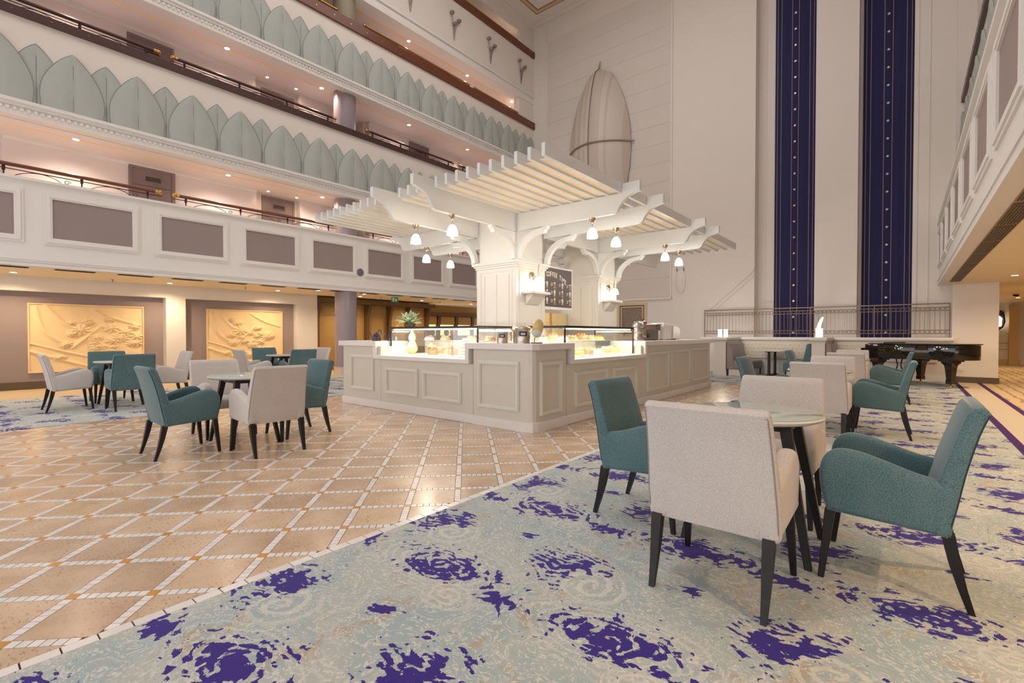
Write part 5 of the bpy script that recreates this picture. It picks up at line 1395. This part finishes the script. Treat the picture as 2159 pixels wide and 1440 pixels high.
# ------------------------------------------------------------------ plaster reliefs in the niches
def relief(y0, y1, z0, z1, seed, label):
    xw = -14.742
    t = thing('relief_panel', label, 'relief', (xw, (y0 + y1) / 2, z0), 0, 'flower reliefs in the niches')
    rr = random.Random(seed)
    W, H_ = y1 - y0, z1 - z0
    nu, nv = 150, 110
    blobs = []
    for k in range(22):                                  # flowers along a diagonal drift
        f_ = rr.random(); cx = W * (0.28 + 0.66 * rr.random()); cz_ = H_ * (0.62 - 0.38 * f_ + rr.uniform(-0.12, 0.25))
        blobs.append((cx, cz_, rr.uniform(0.10, 0.19), rr.uniform(0, 6), rr.choice((7, 9, 11)), rr.uniform(0.5, 0.8)))
    blobs.append((W * 0.24, H_ * 0.2, 0.15, 1.0, 9, 0.5)); blobs.append((W * 0.42, H_ * 0.62, 0.22, 0.3, 9, 0.7)); blobs.append((W * 0.78, H_ * 0.5, 0.2, 0.9, 11, 0.7))
    stems = [((0.0, 0.42), (0.45, 0.22), (0.95, 0.05)), ((0.0, 0.30), (0.35, 0.12), (0.6, 0.0)), ((0.13, 0.98), (0.30, 0.70), (0.52, 0.60)), ((0.55, 0.95), (0.75, 0.80), (0.98, 0.70)), ((0.35, 0.35), (0.5, 0.55), (0.6, 0.68)), ((0.05, 0.95), (0.12, 0.6), (0.30, 0.40))]
    sp = [arc([(a * W, b_ * H_) for a, b_ in s_], 5) for s_ in stems]
    def sd2(px, pz, a, b_):
        vx, vz = b_[0] - a[0], b_[1] - a[1]
        q = max(0.0, min(1.0, ((px - a[0]) * vx + (pz - a[1]) * vz) / (vx * vx + vz * vz)))
        return (px - a[0] - q * vx) ** 2 + (pz - a[1] - q * vz) ** 2
    def hgt(u, v):
        h_ = 0.006 * math.sin(u * 5 + seed) * math.sin(v * 6 + 1) + 0.004 * math.sin(u * 13 + v * 9)
        for cx, cz_, r_, ph, n, fl_ in blobs:
            dx, dz = u - cx, (v - cz_) / fl_
            d = math.hypot(dx, dz)
            if d < r_ * 1.15:
                a = math.atan2(dz, dx)
                pet = 0.62 + 0.38 * abs(math.cos((a + ph) * n / 2))
                q = d / (r_ * pet)
                if q < 1: h_ = max(h_, 0.05 * (1 - q ** 3) * (0.55 + 0.45 * abs(math.cos((a + ph) * n / 2))) + (0.014 if d < r_ * 0.22 else 0))
        for i, s_ in enumerate(sp):
            w = 0.018 + 0.01 * (i % 3)
            dm = min(sd2(u, v, s_[e], s_[e + 1]) for e in range(len(s_) - 1))
            if dm < (w * 2.2) ** 2: h_ = max(h_, 0.032 * math.exp(-dm / (w * w)))
        return h_
    vs = []; fs = []
    for j in range(nv + 1):
        for i in range(nu + 1):
            u = W * i / nu; v = H_ * j / nv
            vs.append((xw + 0.028 + hgt(u, v), y0 + u, z0 + v))
    for j in range(nv):
        for i in range(nu):
            a = j * (nu + 1) + i; fs.append((a, a + 1, a + nu + 2, a + nu + 1))
    MB().add(vs, fs).build('carved_face', PLASTER, t, smooth=True)
    MB().ring(rect(y0 - 0.025, y1 + 0.025, z0 - 0.025, z1 + 0.025), rect(y0, y1, z0, z1), 'x', xw, xw + 0.055).build('border', PLASTER, t)
    MB().box(xw, xw + 0.02, y0, y1, z0, z1).build('backing', PLASTER, t)
relief(1.36, 3.36, 0.38, 1.86, 4, 'left plaster relief of flowers, in the niche nearest the camera')
relief(4.80, 6.80, 0.38, 1.87, 11, 'right plaster relief of flowers, in the niche near the column')

# ------------------------------------------------------------------ framed stone picture on the end wall
t = thing('framed_picture', 'square framed grey mosaic picture behind the coffee machines', 'picture', (-7.85, YE - 0.001, 1.2))
FRG = mat('pale_gold_frame', (214, 190, 156), 0.5, var=0.08); MOZ = mat('woven_mosaic', (140, 122, 108), 0.6, var=0.6, scale=30, bump=0.3, bscale=120)
x0, x1, z0, z1 = -8.42, -7.27, 1.12, 2.36
MB().ring(rect(x0, x1, z0, z1), rect(x0 + 0.09, x1 - 0.09, z0 + 0.09, z1 - 0.09), 'y', YE - 0.045, YE - 0.001).build('outer_frame', FRG, t)
MB().ring(rect(x0 + 0.09, x1 - 0.09, z0 + 0.09, z1 - 0.09), rect(x0 + 0.13, x1 - 0.13, z0 + 0.13, z1 - 0.13), 'y', YE - 0.03, YE - 0.001).build('slip', OCHRED, t)
MB().ring(rect(x0 + 0.13, x1 - 0.13, z0 + 0.13, z1 - 0.13), rect(x0 + 0.17, x1 - 0.17, z0 + 0.17, z1 - 0.17), 'y', YE - 0.04, YE - 0.001).build('inner_frame', FRG, t)
MB().box(x0 + 0.17, x1 - 0.17, YE - 0.02, YE - 0.001, z0 + 0.17, z1 - 0.17).build('mosaic', MOZ, t)

# ------------------------------------------------------------------ sail-shaped wall sculpture
def hull():
    m, nt, b, N, L = nodes_of('striped_sail_laminate')
    ge = N('ShaderNodeTexCoord'); sp = N('ShaderNodeSeparateXYZ'); L(ge.outputs['Object'], sp.inputs[0])
    mr = N('ShaderNodeMath'); mr.operation = 'MULTIPLY_ADD'; mr.inputs[1].default_value = 0.7; mr.inputs[2].default_value = 0.0; L(sp.outputs[0], mr.inputs[0])
    cb = N('ShaderNodeCombineXYZ'); L(mr.outputs[0], cb.inputs[0])
    no = N('ShaderNodeTexNoise'); no.inputs['Scale'].default_value = 2.6; L(cb.outputs[0], no.inputs['Vector'])
    r = N('ShaderNodeValToRGB'); L(no.outputs['Fac'], r.inputs[0]); r.color_ramp.interpolation = 'CONSTANT'
    r.color_ramp.elements[0].color = rgb(196, 182, 170); r.color_ramp.elements[1].position = 0.5; r.color_ramp.elements[1].color = rgb(206, 196, 188)
    L(r.outputs[0], b.inputs['Base Color']); setin(b, 'Roughness', 0.4)
    return m
t = thing('sail_sculpture', 'tall pointed sail shaped wall sculpture above the pergola', 'sculpture', (-9.2, YE - 0.03, 5.0))
SAIL = hull()
xc_, zb_, zt_ = -9.2, 4.6, 11.35; nu, nv = 16, 28
vs = []; fs = []
def hw_(tt):      # half width along the height, fullest a little below the middle
    return 1.32 * max(0.0, 1 - abs(2 * tt - 1.06) ** 2.0 if tt > 0.53 else 1 - ((0.53 - tt) / 0.53) ** 2) ** 0.75 if 0.0 < tt < 1.0 else 0.0
for j in range(nv + 1):
    tt = j / nv; w = hw_(tt) + 0.004; zz = zb_ + (zt_ - zb_) * tt
    for i in range(nu + 1):
        u = -1 + 2 * i / nu
        vs.append((xc_ + u * w, YE - 0.10 - 0.80 * (w / 1.32) * math.cos(u * PI / 2) ** 0.8, zz))
for j in range(nv):
    for i in range(nu):
        a = j * (nu + 1) + i; fs.append((a, a + 1, a + nu + 2, a + nu + 1))
MB().add(vs, fs).build('sail', SAIL, t, smooth=True)
def srf(u, tt, off=0.02):
    w = hw_(tt) + 0.004
    return (xc_ + u * w, YE - 0.10 - off - 0.80 * (w / 1.32) * math.cos(u * PI / 2) ** 0.8, zb_ + (zt_ - zb_) * tt)
SPAR = mat('grey_spar', (150, 136, 130), 0.4, 0.5)
MB().tube([srf(0, j / 30) for j in range(0, 31)] + [(xc_ + 0.06, YE - 0.12, 11.62)], 0.02, 8).build('mast', SPAR, t, smooth=True)
MB().tube([(xc_ - 1.34, YE - 0.10, 8.25)] + [srf(-1 + 2 * k / 16, 0.545, 0.03) for k in range(17)] + [(xc_ + 1.46, YE - 0.10, 8.28)], 0.03, 8).build('cross_spar', SPAR, t, smooth=True)
MB().sphere(srf(0, 0.545, 0.04), 0.06, 10, 8).build('joint', SPAR, t, smooth=True)

# oval disc on the reveal beside the end wall
t = thing('oval_disc', 'pale oval disc hanging on the end wall right of the boards', 'ornament', (-6.1, YE - 0.03, 2.6))
MB().lathe([(0, 0), (0.42, 0), (0.42, 0.012), (0.40, 0.02), (0, 0.02)], 36).xf(Matrix.Translation((-6.05, YE - 0.012, 3.03)) @ Matrix.Rotation(PI / 2, 4, 'X') @ Matrix.Diagonal((0.42, 1, 1, 1))).build('disc', CREAM, t, smooth=True)
for dx in (-0.12, 0.12): MB().tube([(-6.05 + dx, YE - 0.02, 3.38), (-6.05 + dx, YE - 0.05, 3.50)], 0.012, 6).build('hook', IRON, t)

# metal flower ornaments on the fifth-level front
for i, y in enumerate((9.9, 11.83, 13.74, 15.62)):
    t = thing('flower_ornament', 'wrought metal flower spray, %s from the left on the plain balcony front' % ORD[i], 'ornament', (XB + 0.001, y, 11.55), 0, 'metal flower sprays')
    for k, (dy, z, b_) in enumerate(((-0.16, 12.36, -0.05), (0.17, 12.22, 0.04), (-0.04, 12.02, 0.0))):
        o = MB().tube(arc([(XB + 0.02, y, 11.55), (XB + 0.035, y + b_, 11.85), (XB + 0.05, y + dy * 0.5, 12.05 if k < 2 else 11.95), (XB + 0.06, y + dy, z)], 5), 0.014, 6).build('stem', SPAR, t, smooth=True)
        MB().lathe([(0.015, -0.03), (0.06, 0.0), (0.085, 0.06), (0.05, 0.10), (0.03, 0.09)], 10, (XB + 0.09, y + dy, z), cap=True).build('flower_head', SPAR, o, smooth=True)

# ------------------------------------------------------------------ handrails of the balconies
def handrail(z, y0, y1, m, label, x=XB - 0.1, capm=BRASS, h_=0.0):
    t = thing('handrail', label, 'handrail', (x, (y0 + y1) / 2, z - 0.2), 0, 'balcony handrails')
    MB().tube([(x, y0 + 0.12, z), (x, y1 - 0.12, z)], 0.036, 12).build('rail', m, t, smooth=True)
    for yy, s in ((y0 + 0.12, -1), (y1 - 0.12, 1)):
        MB().tube([(x, yy, z), (x, yy + s * 0.05, z)], 0.042, 12).build('end_collar', capm, t, smooth=True)
        MB().sphere((x, yy + s * 0.085, z), 0.05, 12, 8).build('end_knob', capm, t, smooth=True)
    zf = z - 0.21
    MB().tube([(x, y0, zf + 0.13), (x, y1, zf + 0.13)], 0.009, 6).build('lower_rail', IRON, t)
    n = max(2, int((y1 - y0) / 1.05)); st = (y1 - y0 - 0.5) / n
    for k in range(n + 1):
        yy = y0 + 0.25 + st * k
        MB().lathe([(0.012, 0), (0.012, 0.08), (0.028, 0.10), (0.016, 0.12), (0.026, 0.15), (0.014, 0.19)], 10, (x, yy, zf)).build('post', IRON, t, smooth=True)
    # scroll work: one arched scroll between posts
    for k in range(n):
        yy = y0 + 0.25 + st * k
        sc_ = MB()
        pts_ = arc([(0.10 * st, 0.0), (0.25 * st, 0.09), (0.45 * st, 0.125), (0.62 * st, 0.09), (0.72 * st, 0.03)], 4)
        sc_.tube([(x, yy + a, zf + b_) for a, b_ in pts_], 0.007, 5)
        cu = [(0.80 * st + 0.05 * math.cos(a * 0.7) * (1 - a / 14), 0.05 + 0.05 * math.sin(a * 0.7) * (1 - a / 14)) for a in range(11)]
        sc_.tube([(x, yy + a, zf + b_) for a, b_ in cu], 0.006, 5)
        sc_.build('scroll', IRON, t)
    return t
hz = [(-1.5, 3.22), (3.42, 7.35), (8.3, 11.9), (12.1, 16.0)]
for i, (a, b_) in enumerate(hz):
    handrail(4.27, a, b_, WOODR, 'mahogany handrail with brass ends, %s from the left on the mezzanine' % ORD[i])
for i, (a, b_) in enumerate(hz):
    handrail(7.28, a, b_, WOODD, 'dark handrail with iron scrolls, %s from the left above the lower leaf frieze' % ORD[i])
for i, (a, b_) in enumerate(((5.6, 7.4), (8.25, 12.7), (12.9, 16.1))):
    handrail(10.36, a, b_, BRASS, 'brass handrail, %s from the left above the upper leaf frieze' % ORD[i])
handrail(13.33, 11.0, 16.0, BRASS, 'topmost brass handrail near the ceiling corner')

# ------------------------------------------------------------------ recessed downlights, vents, signs
def downlight(x, y, z, label, group, e, color=WARM, r=0.075, on=True, size=155):
    t = thing('downlight', label, 'lamp', (x, y, z), 0, group)
    MB().lathe([(r * 0.72, -0.004), (r, -0.006), (r * 1.02, 0.0), (r * 0.72, 0.0)], 20, (x, y, z), cap=False).build('trim_ring', BRASS if on == 2 else TOPW, t, smooth=True)
    MB().lathe([(0, -0.003), (r * 0.74, -0.003), (r * 0.74, 0.0), (0, 0.0)], 20, (x, y, z)).build('lens', LAMPON, t)
    if e: spot('downlight_light', (x, y, z - 0.03), e, color, size, 0.9, t, 0.04)
for i, y in enumerate((-1.6, 1.07, 3.72, 6.32, 9.0, 11.6, 14.2)):
    downlight(-13.89, y, 2.449, 'recessed downlight, %s from the left in the soffit over the niches' % ORD[i], 'downlights over the niche wall', 95)
downlight(-12.98, 7.05, 2.449, 'recessed downlight just left of the round column', 'downlights by the column', 14)
downlight(-12.98, 8.55, 2.449, 'recessed downlight just right of the round column', 'downlights by the column', 14)
for lv, (z, nm) in enumerate(((5.139, 'second level'), (8.249, 'third level'), (11.049, 'fourth level'))):
    for i, y in enumerate((-0.95, 1.91, 4.73, 7.2, 10.32, 13.1, 15.75)):
        if lv == 2 and i < 4: 
            continue
        downlight(-13.0, y, z, 'glowing downlight, %s from the left in the %s corridor ceiling' % (ORD[i], nm), 'corridor downlights of the ' + nm, 85, PALEW)
downlight(-13.0, 15.7, 14.279, 'glowing downlight above the topmost brass handrail', 'corridor downlights of the fifth level', 90, PALEW)
for lv, (z, nm) in enumerate(((5.139, 'second level'), (8.249, 'third level'))):
    for i, y in enumerate((5.95, 6.75)):
        downlight(-13.6, y, z, 'small downlight by the door recess, %s, at the %s' % (('left one', 'right one')[i], nm), 'door recess downlights', 8, r=0.05)
BRONZE = mat('bronze_trim', (150, 120, 80), 0.4, 0.5)
for i in range(17):
    y = -0.08 + 0.955 * i
    t = thing('air_vent', 'dark slotted air vent, %s along the mezzanine soffit edge' % (ORD[i] if i < 16 else 'last'), 'vent', (-12.66, y, 2.449), 0, 'air vents in the left soffit')
    MB().box(-12.74, -12.58, y - 0.30, y + 0.30, 2.441, 2.4495).build('frame', GRILLE, t)
    for k in range(4): MB().box(-12.725 + 0.038 * k, -12.71 + 0.038 * k, y - 0.28, y + 0.28, 2.437, 2.441).build('slot', IRON, t)
for i in range(9):
    y = 4.6 + 1.27 * i
    t = thing('air_vent', 'long dark louvred vent, %s along the right hand soffit' % ORD[i], 'vent', (0.86, y, 2.449), 0, 'air vents in the right soffit')
    MB().box(0.76, 0.96, y - 0.61, y + 0.61, 2.443, 2.4495).build('frame', BRONZE, t)
    for k in range(7): MB().box(0.775 + 0.026 * k, 0.79 + 0.026 * k, y - 0.58, y + 0.58, 2.437, 2.443).build('louvre_blade', IRON, t)
for i, (x, y) in enumerate(((-13.94, 2.64), (-13.5, 5.3), (-13.6, 9.6), (-13.8, 12.4))):
    t = thing('sprinkler', 'small ceiling sprinkler, %s from the left under the mezzanine' % ORD[i], 'sprinkler', (x, y, 2.449), 0, 'sprinklers')
    MB().lathe([(0.03, 0), (0.03, -0.006), (0.008, -0.01), (0.008, -0.05), (0.02, -0.055), (0.02, -0.06), (0, -0.062)], 12, (x, y, 2.4495)).build('head', BRONZE, t, smooth=True)
# exit sign
t = thing('exit_sign', 'small green running man exit sign under the mezzanine', 'sign', (-13.1, 9.8, 2.2))
GRN = mat('exit_green', (20, 120, 84), 0.5, emit=0.2, ecol=(30, 140, 100))
MB().box(-13.12, -13.08, 9.66, 9.92, 2.27, 2.43).build('housing', GRN, t, bevel=0.004)
MB().box(-13.08, -13.075, 9.68, 9.74, 2.29, 2.41).build('door_pictogram', TOPW, t)
MB().prism([(9.775, 2.295), (9.80, 2.295), (9.82, 2.335), (9.85, 2.30), (9.875, 2.315), (9.84, 2.37), (9.81, 2.39), (9.77, 2.365), (9.765, 2.345), (9.795, 2.35)], 'x', -13.08, -13.075).build('running_man', TOPW, t)
for y in (9.7, 9.88): MB().lathe([(0.005, 0), (0.005, 0.025)], 6, (-13.1, y, 2.425)).build('hanger', IRON, t)

# right corridor
for i, (x, y) in enumerate(((1.75, 1.6), (1.75, 4.2), (1.75, 6.8), (1.75, 9.4), (1.75, 12.0), (1.75, 14.6), (2.9, 19.0), (2.9, 23.5), (4.5, 6.0), (4.5, 12.0), (5.5, 21.0))):
    downlight(x, y, 2.449, 'recessed downlight, %s in the right corridor soffit' % ORD[i], 'downlights of the right corridor', 110, (1.0, 0.68, 0.38))
t = thing('wall_lantern', 'dark wrought iron wall lantern at the end of the right corridor', 'lamp', (2.85, 26.99, 1.5))
MB().tube([(2.85, 26.97, 2.05), (2.85, 26.85, 2.12), (2.92, 26.8, 1.95), (2.95, 26.82, 1.7), (2.9, 26.85, 1.5), (2.82, 26.9, 1.42)], 0.035, 8).build('bracket', IRON, t, smooth=True)
MB().lathe([(0.02, 0), (0.07, 0.05), (0.09, 0.32), (0.06, 0.38), (0.02, 0.42)], 12, (2.8, 26.85, 1.5)).build('lantern_glass', SHADEON, t, smooth=True)
MB().lathe([(0.0, -0.16), (0.03, -0.1), (0.08, -0.02), (0.03, 0.02), (0, 0.02)], 12, (2.8, 26.85, 1.5)).build('finial', IRON, t, smooth=True)
MB().box(2.75, 2.95, 26.96, 26.999, 1.6, 2.1).build('back_plate', IRON, t)
t = thing('pedestal_lantern', 'ochre pedestal with an iron lantern at the right edge', 'lamp', (3.05, 22.0, Z4))
MB().box(2.93, 3.17, 21.88, 22.12, 0.004, 0.12).box(2.97, 3.13, 21.92, 22.08, 0.12, 0.95).box(2.92, 3.18, 21.87, 22.13, 0.95, 1.03).build('pedestal', OCHRE, t)
tl = MB()
for k in range(7):
    a = 2 * PI * k / 7
    tl.tube([(3.05 + 0.1 * math.cos(a), 22 + 0.1 * math.sin(a), 1.03), (3.05 + 0.17 * math.cos(a), 22 + 0.17 * math.sin(a), 1.18), (3.05 + 0.06 * math.cos(a), 22 + 0.06 * math.sin(a), 1.42)], 0.012, 6)
tag(tl.build('iron_cage', IRON, t), kind='stuff')
t = thing('dome_camera', 'small dark dome camera on the right corridor soffit', 'camera', (2.55, 21.0, 2.449))
MB().lathe([(0.09, 0), (0.09, -0.03), (0.07, -0.035)], 18, (2.55, 21, 2.4495)).build('housing', TOPW, t, smooth=True)
MB().sphere((2.55, 21, 2.415), 0.075, 16, 10, (1, 1, 0.9)).build('dome', BLACK, t, smooth=True)
# sockets
for i, (x, y, z, lab) in enumerate(((1.02, YP - 0.001, 0.32, 'white wall socket low on the pier beside the piano'), (-2.75, 16.169, 0.33, 'white wall socket under the booth table'))):
    t = thing('wall_socket', lab, 'socket', (x, y, z))
    MB().box(x - 0.07, x + 0.07, y - 0.012, y, z - 0.04, z + 0.04).build('plate', TOPW, t, bevel=0.003)
    for dx in (-0.033, 0.033): MB().lathe([(0, 0), (0.022, 0), (0.022, 0.004), (0, 0.004)], 14).xf(Matrix.Translation((x + dx, y - 0.012, z)) @ Matrix.Rotation(PI / 2, 4, 'X')).build('outlet', CREAM, t)
